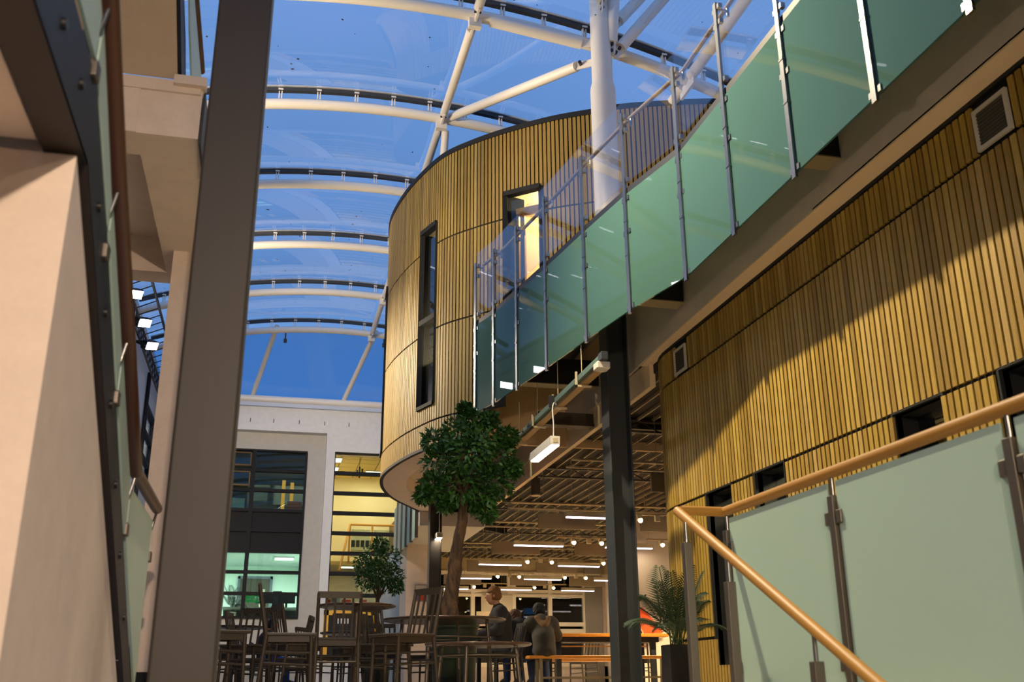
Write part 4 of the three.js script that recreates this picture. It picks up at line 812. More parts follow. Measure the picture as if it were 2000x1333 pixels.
// ------------------------------------------------------------------ floodlights
function flood(pos, aim, label, intensity, color = '#fff3e0', angle = 0.7, size = 0.3, emit = 25) {
  const g = thing('floodlight', label, 'lamp', pos, 0, 'atrium floodlights');
  const d = V(...aim).sub(V(...pos)).normalize(); const q = new THREE.Quaternion().setFromUnitVectors(V(0, 0, 1), d); g.quaternion.copy(q);
  part('housing', rbx(-size / 2 - 0.03, -0.1, -0.14, size / 2 + 0.03, 0.1, 0.0, 0.02), M.blackFrame, g);
  part('lens', bx(-size / 2, -0.08, 0.0, size / 2, 0.08, 0.012), glow('#f4f2ff', emit), g);
  part('yoke', join([bx(-size / 2 - 0.06, -0.03, -0.26, -size / 2 - 0.03, 0.03, -0.02), bx(size / 2 + 0.03, -0.03, -0.26, size / 2 + 0.06, 0.03, -0.02), bx(-size / 2 - 0.06, -0.03, -0.28, size / 2 + 0.06, 0.03, -0.25)]), M.blackFrame, g);
  const p = V(...pos).addScaledVector(d, 0.03);
  spotLight(color, intensity, [p.x, p.y, p.z], aim, angle, 0.6, 5);
}
{
  const fz = [-22.5, -20.96, -19.28, -17.6, -15.9, -14.2, -12.5];
  const names = ['fourth lit floodlight on the left wall, beside the cream column edge', 'third lit floodlight down the left wall truss', 'second lit floodlight down the left wall truss', 'floodlight on the left wall hidden above the slab beam', 'floodlight on the left wall nearest the slab', 'floodlight on the left wall behind the first floor slab', 'foremost floodlight on the left wall'];
  fz.forEach((z, i) => flood([-2.85, 7.26, z], i < 3 ? [2.2, 4.4, z + 2.6] : i === 3 ? [-3.3, 4.6, -23.5] : i < 5 ? [2.2, 6.0, z + 1.2] : [4.2, 7.4, -12], names[i], i < 3 ? 190 : i === 3 ? 110 : i < 5 ? 40 : 60, '#ffe9c4', i < 3 ? 0.42 : 0.36, 0.34, 30));
  const t = thing('lighting_truss', 'grey lattice truss carrying the floodlights on the left wall', 'truss', [0, 0, 0]);
  part('chord', rod([-3.15, 7.8, -28.5], [-3.15, 7.8, -9], 0.03, 0.03, 8), M.columnGrey, t); part('chord', rod([-2.7, 7.92, -28.5], [-2.7, 7.92, -9], 0.03, 0.03, 8), M.columnGrey, t); part('chord', rod([-3.15, 7.45, -28.5], [-3.15, 7.45, -9], 0.03, 0.03, 8), M.columnGrey, t);
  const lat = []; for (let z = -28.3; z < -9.4; z += 0.45) lat.push(rod([-3.15, 7.45, z], [-3.15, 7.8, z + 0.22], 0.014, 0.014, 6), rod([-3.15, 7.8, z + 0.22], [-3.15, 7.45, z + 0.45], 0.014, 0.014, 6), rod([-3.15, 7.8, z], [-2.7, 7.92, z + 0.22], 0.014, 0.014, 6));
  part('lattice', join(lat), M.columnGrey, t);
  flood([-2.6, 6.9, -12.0], [1.2, 4.5, -29], 'added hidden floodlight on the left wall to brighten the far gable', 480, '#ffeeda', 0.32, 0.3, 20);  // extra unseen flood, added to brighten the gable wall
  flood([-2.98, 6.5, -11.0], [2.0, 9.4, -15], 'added hidden uplighter on the left wall to warm the roof ribs', 115, '#ffe6bd', 0.8, 0.3, 20);  // both uplighters are added out of sight to light the tubes from below
  flood([-2.8, 6.5, -17.8], [2.0, 9.4, -21], 'added hidden uplighter on the left wall to warm the far roof ribs', 100, '#ffe6bd', 0.8, 0.3, 20);
}
// ------------------------------------------------------------------ furniture
function makeChair(label, group = 'slat-back wooden chairs') { // faces +z, base at the floor
  const g = thing('wooden_chair', label, 'chair', [0, 0, 0], 0, group);
  const w = 0.21, tilt = (y) => -0.2 - Math.max(0, y - 0.44) * 0.2;
  part('seat', rbx(-0.22, 0.435, -0.2, 0.22, 0.462, 0.22, 0.01), M.chairWood, g);
  part('seat_rail', join([bx(-0.2, 0.385, 0.165, 0.2, 0.436, 0.185), bx(-0.2, 0.385, -0.2, 0.2, 0.436, -0.18), bx(-0.2, 0.385, -0.19, -0.18, 0.436, 0.17), bx(0.18, 0.385, -0.19, 0.2, 0.436, 0.17)]), M.chairWood, g);
  for (const s of [-1, 1]) {
    part('leg', rod([s * 0.195, 0, 0.185], [s * 0.19, 0.44, 0.175], 0.014, 0.019, 10), M.chairWood, g);
    part('leg', join([rod([s * 0.2, 0, -0.25], [s * 0.195, 0.44, -0.2], 0.014, 0.02, 10), rod([s * 0.195, 0.44, -0.2], [s * 0.2, 0.86, tilt(0.86)], 0.02, 0.016, 10)]), M.chairWood, g);
    part('stretcher', rod([s * 0.195, 0.2, 0.18], [s * 0.198, 0.22, -0.23], 0.009, 0.009, 8), M.chairWood, g); part('stretcher', rod([s * 0.195, 0.3, 0.18], [s * 0.198, 0.31, -0.22], 0.009, 0.009, 8), M.chairWood, g);
  }
  part('stretcher', rod([-0.195, 0.3, 0.18], [0.195, 0.3, 0.18], 0.009, 0.009, 8), M.chairWood, g); part('stretcher', rod([-0.195, 0.24, -0.22], [0.195, 0.24, -0.22], 0.009, 0.009, 8), M.chairWood, g);
  part('top_rail', bar([-w, 0.845, tilt(0.845)], [w, 0.845, tilt(0.845)], 0.022, 0.06), M.chairWood, g);
  for (let i = 0; i < 4; i++) { const x = -0.125 + i * 0.0833; part('back_slat', bar([x, 0.46, tilt(0.46)], [x, 0.83, tilt(0.83)], 0.01, 0.022, V(1, 0, 0)), M.chairWood, g); }
  return g;
}
const chairs = [
  [0.70, -10.1, Math.PI, 'wooden chair seen from behind in front of the small round table'],
  [0.24, -9.2, Math.PI / 2, 'wooden chair in side view with its back to the left column'],
  [1.22, -9.2, rad(-118), 'wooden chair with slatted back tilted before the big round table'],
  [-0.36, -8.75, rad(70), 'wooden chair half hidden behind the grey foreground column'],
  [-0.12, -12.9, rad(100), 'wooden chair turned sideways under the office window'],
  [3.44, -14.75, rad(-95), 'wooden chair on which the man in the jacket sits'],
  [0.34, -13.6, rad(-80), 'wooden chair facing left beyond the side-view chair'],
  [1.1, -12.7, rad(170), 'wooden chair behind the small round table'],
  [1.8, -15.5, rad(20), 'wooden chair facing the camera left of the green planter'],
  [0.1, -22.55, rad(95), 'wooden chair carrying the person with the phone'],
  [0.85, -16.2, rad(120), 'wooden chair in the middle of the hall facing right'],
  [1.45, -17.0, rad(-100), 'wooden chair in front of the small tree facing left'],
  [-0.2, -18.2, rad(60), 'wooden chair far left beneath the office window'],
  [2.55, -16.3, rad(-60), 'wooden chair behind the green planter'],
  [-0.45, -15.4, rad(85), 'wooden chair against the left column further back'],
  [0.6, -19.4, rad(200), 'wooden chair far back near the person with the phone'],
  [6.6, -12.9, rad(180), 'wooden chair behind the palm pot'],
  [-0.17, -11.9, rad(205), 'wooden chair left of the side-view chair, its slats towards the viewer'],
  [0.42, -11.6, rad(75), 'wooden chair just beyond the side-view chair'],
  [1.35, -11.55, rad(140), 'wooden chair between the small and the big round table'],
  [5.4, -19.6, rad(15), 'wooden chair beyond the long yellow table, left one'],
  [6.3, -20.0, rad(-20), 'wooden chair beyond the long yellow table, middle one'],
  [7.2, -19.2, rad(30), 'wooden chair beyond the long yellow table, right one'],
];
{ let c0 = null; chairs.forEach(([x, z, a, lab], i) => { if (!i) { c0 = makeChair(lab); c0.position.set(x, 0, z); c0.rotation.y = a; } else copyOf(c0, [x, 0, z], a, lab); }); }
function roundTable(label, x, z, r, h, kind) {
  const g = thing('round_table', label, 'table', [x, 0, z]);
  part('table_top', lathe([[0, h - 0.035], [r - 0.06, h - 0.035], [r - 0.015, h - 0.026], [r, h - 0.014], [r - 0.004, h - 0.003], [r - 0.015, h], [0, h]], 56), M.tableTop, g);
  if (kind === 'pedestal') { part('pedestal', rod([0, 0.02, 0], [0, h - 0.04, 0], 0.032, 0.032, 18), M.satin, g); part('foot', lathe([[0, 0], [0.26, 0], [0.26, 0.015], [0.05, 0.045], [0, 0.045]], 32), M.satin, g); }
  else { for (let i = 0; i < 4; i++) { const a = i * Math.PI / 2 + 0.5; part('leg', rod([Math.cos(a) * r * 0.8, 0, Math.sin(a) * r * 0.8], [Math.cos(a) * r * 0.72, h - 0.04, Math.sin(a) * r * 0.72], 0.02, 0.022, 14), M.satin, g); } const t = new THREE.TorusGeometry(r * 0.74, 0.012, 8, 48); t.rotateX(Math.PI / 2); t.translate(0, h * 0.72, 0); part('ring', t, M.satin, g); }
}
roundTable('small round brown pedestal table behind the centre chair', 0.93, -10.6, 0.4, 0.81, 'pedestal');
roundTable('big round brown table in front of the tree trunk', 2.08, -12.0, 0.73, 0.76, 'legs');
roundTable('low round table with steel legs before the green planter', 2.17, -10.45, 0.55, 0.43, 'legs');
roundTable('round brown table at the left beneath the office window', -0.35, -13.9, 0.4, 0.76, 'pedestal');
roundTable('round brown table far back near the person with the phone', 0.75, -21.6, 0.45, 0.76, 'pedestal');
roundTable('round brown table left of the green planter', 1.25, -14.9, 0.45, 0.74, 'pedestal');
// long yellow table with benches
{
  const t = thing('long_table', 'long yellow timber table with dark frame', 'table', [0, 0, 0]);
  part('table_top', rbx(4.72, 0.785, -17.95, 6.95, 0.84, -17.05, 0.008), M.benchWood, t);
  part('apron', bx(4.87, 0.7, -17.85, 6.8, 0.785, -17.15), M.black, t);
  for (const [x, z] of [[4.97, -17.2], [6.7, -17.2], [4.97, -17.8], [6.7, -17.8]]) part('leg', bx(x - 0.045, 0, z - 0.045, x + 0.045, 0.71, z + 0.045), M.black, t);
  part('foot_rail', bx(4.97, 0.63, -17.55, 6.7, 0.65, -17.5), M.benchWood, t);
  const bench = (x0, x1, z, lab) => { const b = thing('bench', lab, 'bench', [0, 0, 0], 0, 'yellow benches'); part('seat', rbx(x0, 0.405, z - 0.18, x1, 0.452, z + 0.18, 0.008), M.benchWood, b); for (const x of [x0 + 0.2, x1 - 0.2]) for (const s of [-1, 1]) part('leg', bar([x, 0, z + s * 0.15], [x, 0.405, z + s * 0.11], 0.07, 0.05, V(1, 0, 0)), std('#7d7358', 0.5), b); part('stretcher', bx(x0 + 0.2, 0.1, z - 0.015, x1 - 0.2, 0.13, z + 0.015), std('#9a8a64', 0.5), b); };
  bench(4.18, 6.75, -16.3, 'front yellow bench on which the hooded person sits'); bench(4.8, 7.0, -18.6, 'rear yellow bench behind the long table');
  const t2 = thing('long_table', 'yellow table end left of the hooded person', 'table', [0, 0, 0]);
  part('table_top', rbx(3.5, 0.75, -17.6, 3.98, 0.79, -16.95, 0.008), M.benchWood, t2); for (const x of [3.6, 3.9]) part('leg', bx(x - 0.03, 0, -17.35, x + 0.03, 0.75, -17.25), M.black, t2);
  const p = thing('paper_sheet', 'white open paper on the long yellow table', 'paper', [4.92, 0.84, -17.4]); part('sheet', bx(-0.12, 0, -0.1, 0.14, 0.012, 0.1), std('#eee8dc', 0.8), p);
  const b = thing('bag', 'dark and cream rounded bag on the long table beside the steel column', 'bag', [6.46, 0.84, -17.4]);
  const half = (r, d, y0 = 0) => { const s = new THREE.Shape(); s.absarc(0, 0, r, 0, Math.PI, false); s.lineTo(-r, 0); const g = new THREE.ExtrudeGeometry(s, { depth: d, bevelEnabled: true, bevelSize: 0.01, bevelThickness: 0.01, bevelSegments: 2 }); return g; };
  part('body', half(0.11, 0.1), std('#e4cf9a', 0.7), b); part('front', (() => { const g = half(0.078, 0.02); g.translate(0, 0, 0.11); return g; })(), std('#4b3a22', 0.8), b);
  const f = thing('bread_bowl', 'shallow bowl of rolls beside the rounded bag', 'bowl', [6.2, 0.84, -17.35]); part('bowl', lathe([[0, 0], [0.07, 0], [0.11, 0.05], [0.105, 0.05], [0.065, 0.01], [0, 0.01]], 24), std('#8a3a20', 0.5), f); for (const [x, z] of [[-0.04, 0], [0.04, 0.02], [0, -0.04]]) part('roll', (() => { const s = new THREE.SphereGeometry(0.042, 14, 10); s.scale(1, 0.8, 1); s.translate(x, 0.055, z); return s; })(), std('#d98a5a', 0.7), f);
}
// ------------------------------------------------------------------ plants
const leafG = (() => { // folded pointed leaf, base at the origin, tip along +y
  const p = [0, 0, 0, 0.30, 0.38, 0.06, 0, 0.5, -0.03, -0.30, 0.38, 0.06, 0, 1, 0.05], idx = [0, 1, 2, 0, 2, 3, 1, 4, 2, 2, 4, 3];
  const g = new THREE.BufferGeometry(); g.setAttribute('position', new THREE.Float32BufferAttribute(p, 3)); g.setIndex(idx); g.computeVertexNormals(); return g;
})();
function foliage(parent, name, centre, blobs, count, size, mat, seed0) {
  seed = seed0; const m = new THREE.InstancedMesh(leafG, mat, count); m.name = name; m.userData.kind = 'stuff'; m.castShadow = m.receiveShadow = true;
  const o = new THREE.Object3D(), c = new THREE.Color();
  for (let i = 0; i < count; i++) {
    const b = blobs[Math.floor(rnd() * blobs.length)], th = rnd(0, 6.283), ph = Math.acos(rnd(-1, 1)), rr = b[3] * Math.pow(rnd(0.15, 1), 0.45);
    const d = V(Math.sin(ph) * Math.cos(th), Math.cos(ph), Math.sin(ph) * Math.sin(th));
    o.position.set(centre[0] + b[0] + d.x * rr, centre[1] + b[1] + d.y * rr, centre[2] + b[2] + d.z * rr);
    const dir = d.clone().multiplyScalar(0.8).add(V(rnd(-0.8, 0.8), rnd(-0.9, 0.25), rnd(-0.8, 0.8))).normalize();
    o.quaternion.setFromUnitVectors(V(0, 1, 0), dir); o.rotateY(rnd(0, 6.28)); const s = size * rnd(0.7, 1.25); o.scale.set(s * 0.8, s, s); o.updateMatrix(); m.setMatrixAt(i, o.matrix);
    const k = rnd(0.7, 1.35); c.setRGB(k * rnd(0.85, 1.1), k, k * rnd(0.8, 1.0)); m.setColorAt(i, c);
  }
  parent.add(m); return m;
}
function tree(name, label, x, z, trunk, crown, blobs, count, size, s0, r0, pot) {
  const g = thing(name, label, 'tree', [x, 0, z]);
  const c = new THREE.CatmullRomCurve3(trunk.map(vec)), N = 40, S = 14, pos = [], idx = [];
  const fr = c.computeFrenetFrames(N, false), tuv = [];
  for (let i = 0; i <= N; i++) { const p = c.getPointAt(i / N), t = i / N, r = r0 * (1.35 - 0.75 * t); for (let j = 0; j <= S; j++) { const a = j / S * 6.2832, tw = a + t * 5.5, k = 1 + 0.16 * Math.sin(tw * 3) + 0.1 * Math.sin(tw * 5 + t * 9) + 0.08 * (noise2(t * 30, j % S) - 0.5); const v = fr.normals[i].clone().multiplyScalar(Math.cos(a) * r * k).addScaledVector(fr.binormals[i], Math.sin(a) * r * k); pos.push(p.x + v.x, p.y + v.y, p.z + v.z); tuv.push(j / S + t * 0.8, t * 3); } }
  for (let i = 0; i < N; i++) for (let j = 0; j < S; j++) { const a = i * (S + 1) + j, b = a + S + 1; idx.push(a, a + 1, b, b, a + 1, b + 1); }
  const tg = new THREE.BufferGeometry(); tg.setAttribute('position', new THREE.Float32BufferAttribute(pos, 3)); tg.setAttribute('uv', new THREE.Float32BufferAttribute(tuv, 2)); tg.setIndex(idx); tg.computeVertexNormals(); part('trunk', tg, M.bark, g);
  seed = s0; const top = V(...trunk[trunk.length - 1]), br = [];
  for (let i = 0; i < 14; i++) { const b = blobs[i % blobs.length], e = V(crown[0] + b[0] * 0.8, crown[1] + b[1] * 0.8, crown[2] + b[2] * 0.8); br.push(rod(top.clone().add(V(0, -0.15 * rnd(), 0)), e, r0 * 0.32, r0 * 0.08, 7)); }
  part('branches', join(br), M.bark, g);
  foliage(g, 'foliage', crown, blobs, count, size, M.leaf, s0);
  pot(g); return g;
}
tree('ficus_tree', 'tall ficus tree with twisted trunk in a green planter', 2.44, -13.3, [[-0.03, 0.6, 0], [-0.06, 0.9, 0.02], [-0.03, 1.3, 0], [0.02, 1.7, 0.02], [0.08, 2.1, 0], [0.12, 2.5, 0]], [0.17, 2.95, 0],
  [[0, 0.05, 0, 0.38], [-0.4, -0.08, 0.05, 0.24], [0.42, 0.04, 0, 0.24], [-0.2, 0.36, 0, 0.24], [0.24, 0.38, 0.05, 0.26], [0.05, 0.55, 0, 0.18], [-0.5, -0.36, 0, 0.16], [0.4, -0.3, 0, 0.22], [-0.12, -0.34, 0.1, 0.28], [0.16, -0.52, 0.05, 0.2], [0, 0.1, 0.34, 0.3], [0, 0.1, -0.34, 0.3], [0.55, 0.36, 0, 0.14], [-0.46, 0.24, 0, 0.18], [-0.62, -0.5, 0.02, 0.1], [0.26, -0.7, 0, 0.12], [-0.3, -0.6, 0, 0.1], [0.6, -0.1, 0.1, 0.12], [-0.05, 0.72, 0, 0.09], [0.3, 0.6, 0, 0.1]], 5600, 0.095, 11, 0.085,
  (g) => { part('planter', lathe([[0, 0], [0.27, 0], [0.31, 0.72], [0.33, 0.73], [0.33, 0.77], [0.29, 0.77], [0.28, 0.7], [0, 0.7]], 40), M.planter, g); part('soil', rod([0, 0.66, 0], [0, 0.7, 0], 0.28, 0.28, 24), M.soil, g); });
tree('ficus_tree', 'small round-headed ficus tree behind the small round table', 1.95, -18.06, [[0, 0.5, 0], [0.02, 0.9, 0], [-0.02, 1.2, 0], [0, 1.5, 0]], [0, 1.9, 0],
  [[0, 0, 0, 0.36], [-0.22, -0.1, 0, 0.22], [0.24, -0.08, 0, 0.22], [-0.1, 0.3, 0, 0.22], [0.14, 0.26, 0, 0.24], [0.0, 0.5, 0, 0.14], [0, 0, 0.25, 0.24], [0, 0, -0.25, 0.24], [0.3, -0.22, 0, 0.14], [-0.28, 0.12, 0, 0.18]], 3600, 0.062, 23, 0.05,
  (g) => { part('planter', lathe([[0, 0], [0.22, 0], [0.26, 0.55], [0.24, 0.55], [0.22, 0.5], [0, 0.5]], 32), M.planter, g); part('soil', rod([0, 0.46, 0], [0, 0.5, 0], 0.23, 0.23, 24), M.soil, g); });
function frondGeo(L, arch0, droop, n, leafL, w) { // rachis in the xy plane growing along +x
  const gs = [], pts = []; for (let i = 0; i <= 14; i++) { const t = i / 14; pts.push(V(L * (t * Math.cos(arch0) + 0.25 * droop * t * t), L * (t * Math.sin(arch0) - droop * t * t * t), 0)); }
  const c = new THREE.CatmullRomCurve3(pts); gs.push(plainUV(new THREE.TubeGeometry(c, 14, 0.006 * L, 5)));
  const pos = [], idx = [];
  for (let i = 2; i < n; i++) { const t = 0.25 + 0.75 * i / n, p = c.getPointAt(Math.min(t, 1)), tg = c.getTangentAt(Math.min(t, 1)); const l = leafL * Math.sin(Math.PI * (0.2 + 0.72 * i / n)); for (const s of [-1, 1]) { const d = tg.clone().multiplyScalar(0.75).add(V(0, -0.25, s * 0.75)).normalize(), e = p.clone().addScaledVector(d, l), m = p.clone().addScaledVector(d, l * 0.4).add(V(0, 0.02, 0)), k = pos.length / 3; const wv = tg.clone().multiplyScalar(w); pos.push(p.x, p.y, p.z, m.x + wv.x, m.y + wv.y, m.z + wv.z, m.x - wv.x, m.y - wv.y, m.z - wv.z, e.x, e.y, e.z); idx.push(k, k + 1, k + 2, k + 2, k + 1, k + 3); } }
  const g = new THREE.BufferGeometry(); g.setAttribute('position', new THREE.Float32BufferAttribute(pos, 3)); g.setIndex(idx); g.computeVertexNormals(); g.setAttribute('uv', new THREE.Float32BufferAttribute(new Float32Array(pos.length / 3 * 2), 2)); gs.push(g); return join(gs);
}
function palm(label, x, y, z, k, n, pot, s0) {
  const g = thing('potted_palm', label, 'plant', [x, y, z]); seed = s0; const fs = [frondGeo(0.72, 1.15, 0.28, 22, 0.2, 0.008), frondGeo(0.85, 1.32, 0.16, 24, 0.19, 0.008), frondGeo(0.6, 0.85, 0.45, 20, 0.2, 0.008)];
  for (let i = 0; i < n; i++) { const f = part('frond', fs[i % 3], M.palmLeaf, g); f.position.set(rnd(-0.05, 0.05) * k, pot, rnd(-0.05, 0.05) * k); f.rotation.y = i * 2.4 + rnd(-0.3, 0.3); const s = k * rnd(0.85, 1.15); f.scale.setScalar(s); }
  for (let i = 0; i < 7; i++) part('cane', rod([rnd(-0.06, 0.06) * k, pot - 0.03, rnd(-0.06, 0.06) * k], [rnd(-0.09, 0.09) * k, pot + 0.45 * k, rnd(-0.09, 0.09) * k], 0.007 * k, 0.005 * k, 6), std('#4b5a2a', 0.6), g); return g;
}
{
  const g = palm('dark palm in a tall black pot before the slat wall', 3.70, 0, -8.9, 1.0, 22, 0.33, 41);
  part('pot', prismY([[-0.11, -0.11], [0.11, -0.11], [0.11, 0.11], [-0.11, 0.11]], 0, 0.36), M.black, g); part('soil', bx(-0.1, 0.35, -0.1, 0.1, 0.365, 0.1), M.soil, g);
  const o = palm('bright green palm inside the office window', -0.85, 1.7, -29.7, 0.9, 12, 0.25, 77); part('pot', lathe([[0, 0], [0.1, 0], [0.13, 0.25], [0, 0.25]], 20), std('#d9dad2', 0.5), o);
}
// hatch below the stairwell window
{ const h = thing('wall_hatch', 'yellow-framed dark hatch low on the gable behind the chairs', 'hatch', [0, 0, -28.66]); part('frame', join([bx(1.62, 0.6, 0, 1.75, 1.95, 0.08), bx(2.95, 0.6, 0, 3.08, 1.95, 0.08), bx(1.62, 1.82, 0, 3.08, 1.95, 0.08)]), std('#e2a82a', 0.5), h); part('void', bx(1.75, 0.6, 0, 2.95, 1.82, 0.02), M.black, h); part('paper', bx(2.0, 1.6, 0.02, 2.3, 1.74, 0.03), std('#d8d6cc', 0.8), h); }
// ------------------------------------------------------------------ people
function sdfMesh(dist, c, half, cell) {
  const N = Math.ceil(2 * half / cell) + 4, mc = new MarchingCubes(N, new THREE.MeshBasicMaterial(), false, false, 90000);
  mc.isolation = 0; const h = N / 2, scale = half * 1.06;
  for (let k = 0; k < N; k++) for (let j = 0; j < N; j++) for (let i = 0; i < N; i++) mc.field[i + j * N + k * N * N] = -dist(c[0] + (i - h) / h * scale, c[1] + (j - h) / h * scale, c[2] + (k - h) / h * scale);
  mc.update();
  const n = mc.count, g = new THREE.BufferGeometry(), p = new Float32Array(n * 3), nn = new Float32Array(n * 3);
  for (let i = 0; i < n; i++) for (let q = 0; q < 3; q++) { p[3 * i + q] = c[q] + mc.positionArray[3 * i + q] * scale; nn[3 * i + q] = mc.normalArray[3 * i + q]; }
  g.setAttribute('position', new THREE.BufferAttribute(p, 3)); g.setAttribute('normal', new THREE.BufferAttribute(nn, 3)); g.setAttribute('uv', new THREE.BufferAttribute(new Float32Array(n * 2), 2)); return g;
}
function capsule(x, y, z, a, b, ra, rb) { const dx = b[0] - a[0], dy = b[1] - a[1], dz = b[2] - a[2]; let t = ((x - a[0]) * dx + (y - a[1]) * dy + (z - a[2]) * dz) / (dx * dx + dy * dy + dz * dz + 1e-9); t = t < 0 ? 0 : t > 1 ? 1 : t; return Math.hypot(x - a[0] - dx * t, y - a[1] - dy * t, z - a[2] - dz * t) - ra - (rb - ra) * t; }
const smin = (a, b, k) => { const h = Math.max(k - Math.abs(a - b), 0) / k; return Math.min(a, b) - h * h * k * 0.25; };
const field = (bones, k, grow = 0) => (x, y, z) => { let d = 9; for (const [a, b, ra, rb] of bones) d = smin(d, capsule(x, y, z, a, b, ra + grow, rb + grow), k); return d; };
// seated figure facing +z, seat at height 0.45; hands = wrist targets
function person(label, pos, turn, o) {
  const g = thing('person', label, 'person', pos, turn);
  const L = o.lean, H = o.head, sh = [0, 1.03 - L * 0.12, -0.04 + L * 0.32], nk = [0, sh[1] + 0.09, sh[2] + 0.02 + L * 0.05], hd = [nk[0] + H[0], nk[1] + 0.14 + H[1], nk[2] + 0.035 + H[2]];
  const torso = [[[0, 0.55, -0.03], [0, 0.72, -0.05 + L * 0.08], 0.145, 0.13], [[0, 0.72, -0.05 + L * 0.08], [0, sh[1] - 0.1, sh[2] - 0.01], 0.13, 0.15], [[-0.15, sh[1], sh[2]], [0.15, sh[1], sh[2]], 0.075, 0.075], [[0, sh[1], sh[2]], nk, 0.07, 0.055]];
  const arms = [], hands = [];
  o.wrist.forEach((w, i) => { const s = i ? 1 : -1, S = [s * 0.19, sh[1] - 0.01, sh[2]], E = o.elbow[i]; arms.push([S, E, 0.062, 0.047], [E, w, 0.047, 0.032]); const d = V(...w).sub(V(...E)).normalize(), sd = new THREE.Vector3().crossVectors(d, V(0, 1, 0)).normalize(); const P = V(...w).addScaledVector(d, 0.06); hands.push([w, P.toArray(), 0.03, 0.034]); for (let f = 0; f < 4; f++) { const b = P.clone().addScaledVector(sd, (f - 1.5) * 0.019).addScaledVector(d, 0.02), k1 = b.clone().addScaledVector(d, 0.035 - Math.abs(f - 1.2) * 0.005).add(V(0, -0.006, 0)), k2 = k1.clone().addScaledVector(d, 0.02).add(V(0, -0.022, 0)); hands.push([b.toArray(), k1.toArray(), 0.009, 0.0085], [k1.toArray(), k2.toArray(), 0.0085, 0.008]); } const tb = V(...w).addScaledVector(d, 0.03).addScaledVector(sd, -s * 0.028), te = tb.clone().addScaledVector(d, 0.04).addScaledVector(sd, -s * 0.022); hands.push([tb.toArray(), te.toArray(), 0.011, 0.009]); });
  const legs = []; for (const s of [-1, 1]) { const kn = [s * 0.12, 0.5, 0.42], an = [s * 0.12, 0.09, 0.4 + (o.foot ?? 0)]; legs.push([[s * 0.09, 0.53, -0.02], kn, 0.09, 0.065], [kn, an, 0.062, 0.042], [an, [s * 0.13, 0.05, an[2] + 0.15], 0.042, 0.032]); }
  const f = o.face ?? [0, 0, 1], fx = V(...f).normalize();
  const hp = (a, b, up) => [hd[0] + fx.x * a, hd[1] + b, hd[2] + fx.z * a];
  const headBones = [[hp(-0.012, 0.03), hp(-0.02, 0.035), 0.088, 0.088], [hp(0.03, 0.0), hp(0.032, -0.055), 0.068, 0.052], [hp(0.0, -0.03), hp(0.025, -0.08), 0.06, 0.042], [hp(0.098, 0.005), hp(0.112, -0.018), 0.009, 0.014], [hp(0.085, 0.03), hp(0.088, 0.03), 0.022, 0.02], [hp(0.088, -0.05), hp(0.09, -0.055), 0.014, 0.014]];
  const side = V(fx.z, 0, -fx.x); for (const s of [-1, 1]) { const e = V(...hp(0, -0.005)).addScaledVector(side, s * 0.082); headBones.push([e.toArray(), e.clone().add(V(0, 0.025, 0)).toArray(), 0.014, 0.018]); }
  const body = field([...torso, ...arms, ...legs], 0.05);
  const parts = [sdfMesh(body, [0, 0.65, 0.15], 0.72, 0.02)];
  parts.push(sdfMesh(field([...headBones, [hd, nk, 0.05, 0.052]], 0.022), [hd[0], hd[1] - 0.03, hd[2]], 0.19, 0.008));
  const hf = field(hands, 0.01); o.wrist.forEach((w) => parts.push(sdfMesh(hf, [w[0], w[1], w[2] + 0.03], 0.15, 0.006)));
  part('body', join(parts), std(o.skin ?? '#b98462', 0.6), g);
  part('jacket', sdfMesh(field([...torso.slice(0, 3), [torso[3][0], V(...torso[3][0]).lerp(V(...nk), 0.6).toArray(), 0.075, 0.062], ...arms.map(([a, b, r, q], i) => i % 2 ? [a, V(...a).lerp(V(...b), 0.93).toArray(), r, q + 0.004] : [a, b, r, q]), ...(o.extra ?? [])], 0.05, o.bulk ?? 0.022), [0, 0.75, 0.12], 0.62, 0.016), std(o.top, 0.9), g);
  part('trousers', sdfMesh(field([[[0, 0.53, -0.03], [0, 0.6, -0.04], 0.145, 0.13], ...legs.filter((_, i) => i % 3 < 2)], 0.04, 0.014), [0, 0.38, 0.2], 0.5, 0.018), std(o.legs, 0.9), g);
  part('shoes', sdfMesh(field(legs.filter((_, i) => i % 3 === 2), 0.02, 0.012), [0, 0.08, 0.5], 0.24, 0.014), std('#1b1916', 0.6), g);
  // hair: a cap over the skull, cut away in front of the face
  const hairF = (x, y, z) => { const q = V(x - hd[0], y - hd[1], z - hd[2]), a = q.x * fx.x + q.z * fx.z; const cap = capsule(x, y, z, hp(-0.012, 0.048), hp(-0.025, 0.015), 0.106, 0.1) + 0.012 * (noise2(x * 45 + 9, y * 45 + z * 38) - 0.5) + 0.006 * (noise2(z * 110, y * 60 + x * 90) - 0.5); const cut = Math.max(a - 0.035 - Math.max(0, q.y - 0.045) * 1.5, 0); return Math.max(cap, a - (q.y > 0.05 ? 0.1 : 0.03), -(q.y + 0.055 + (o.longHair ?? 0))) ; };
  part('hair', sdfMesh(hairF, [hd[0], hd[1] + 0.02, hd[2]], 0.17, 0.009), std(o.hair, 0.85), g);
  if (o.collar) { const t = new THREE.TorusGeometry(0.066, 0.014, 8, 24); t.rotateX(Math.PI / 2 - 0.35); t.translate(nk[0], nk[1] - 0.035, nk[2] - 0.005); part('collar', t, std('#e6dfd2', 0.8), g); }
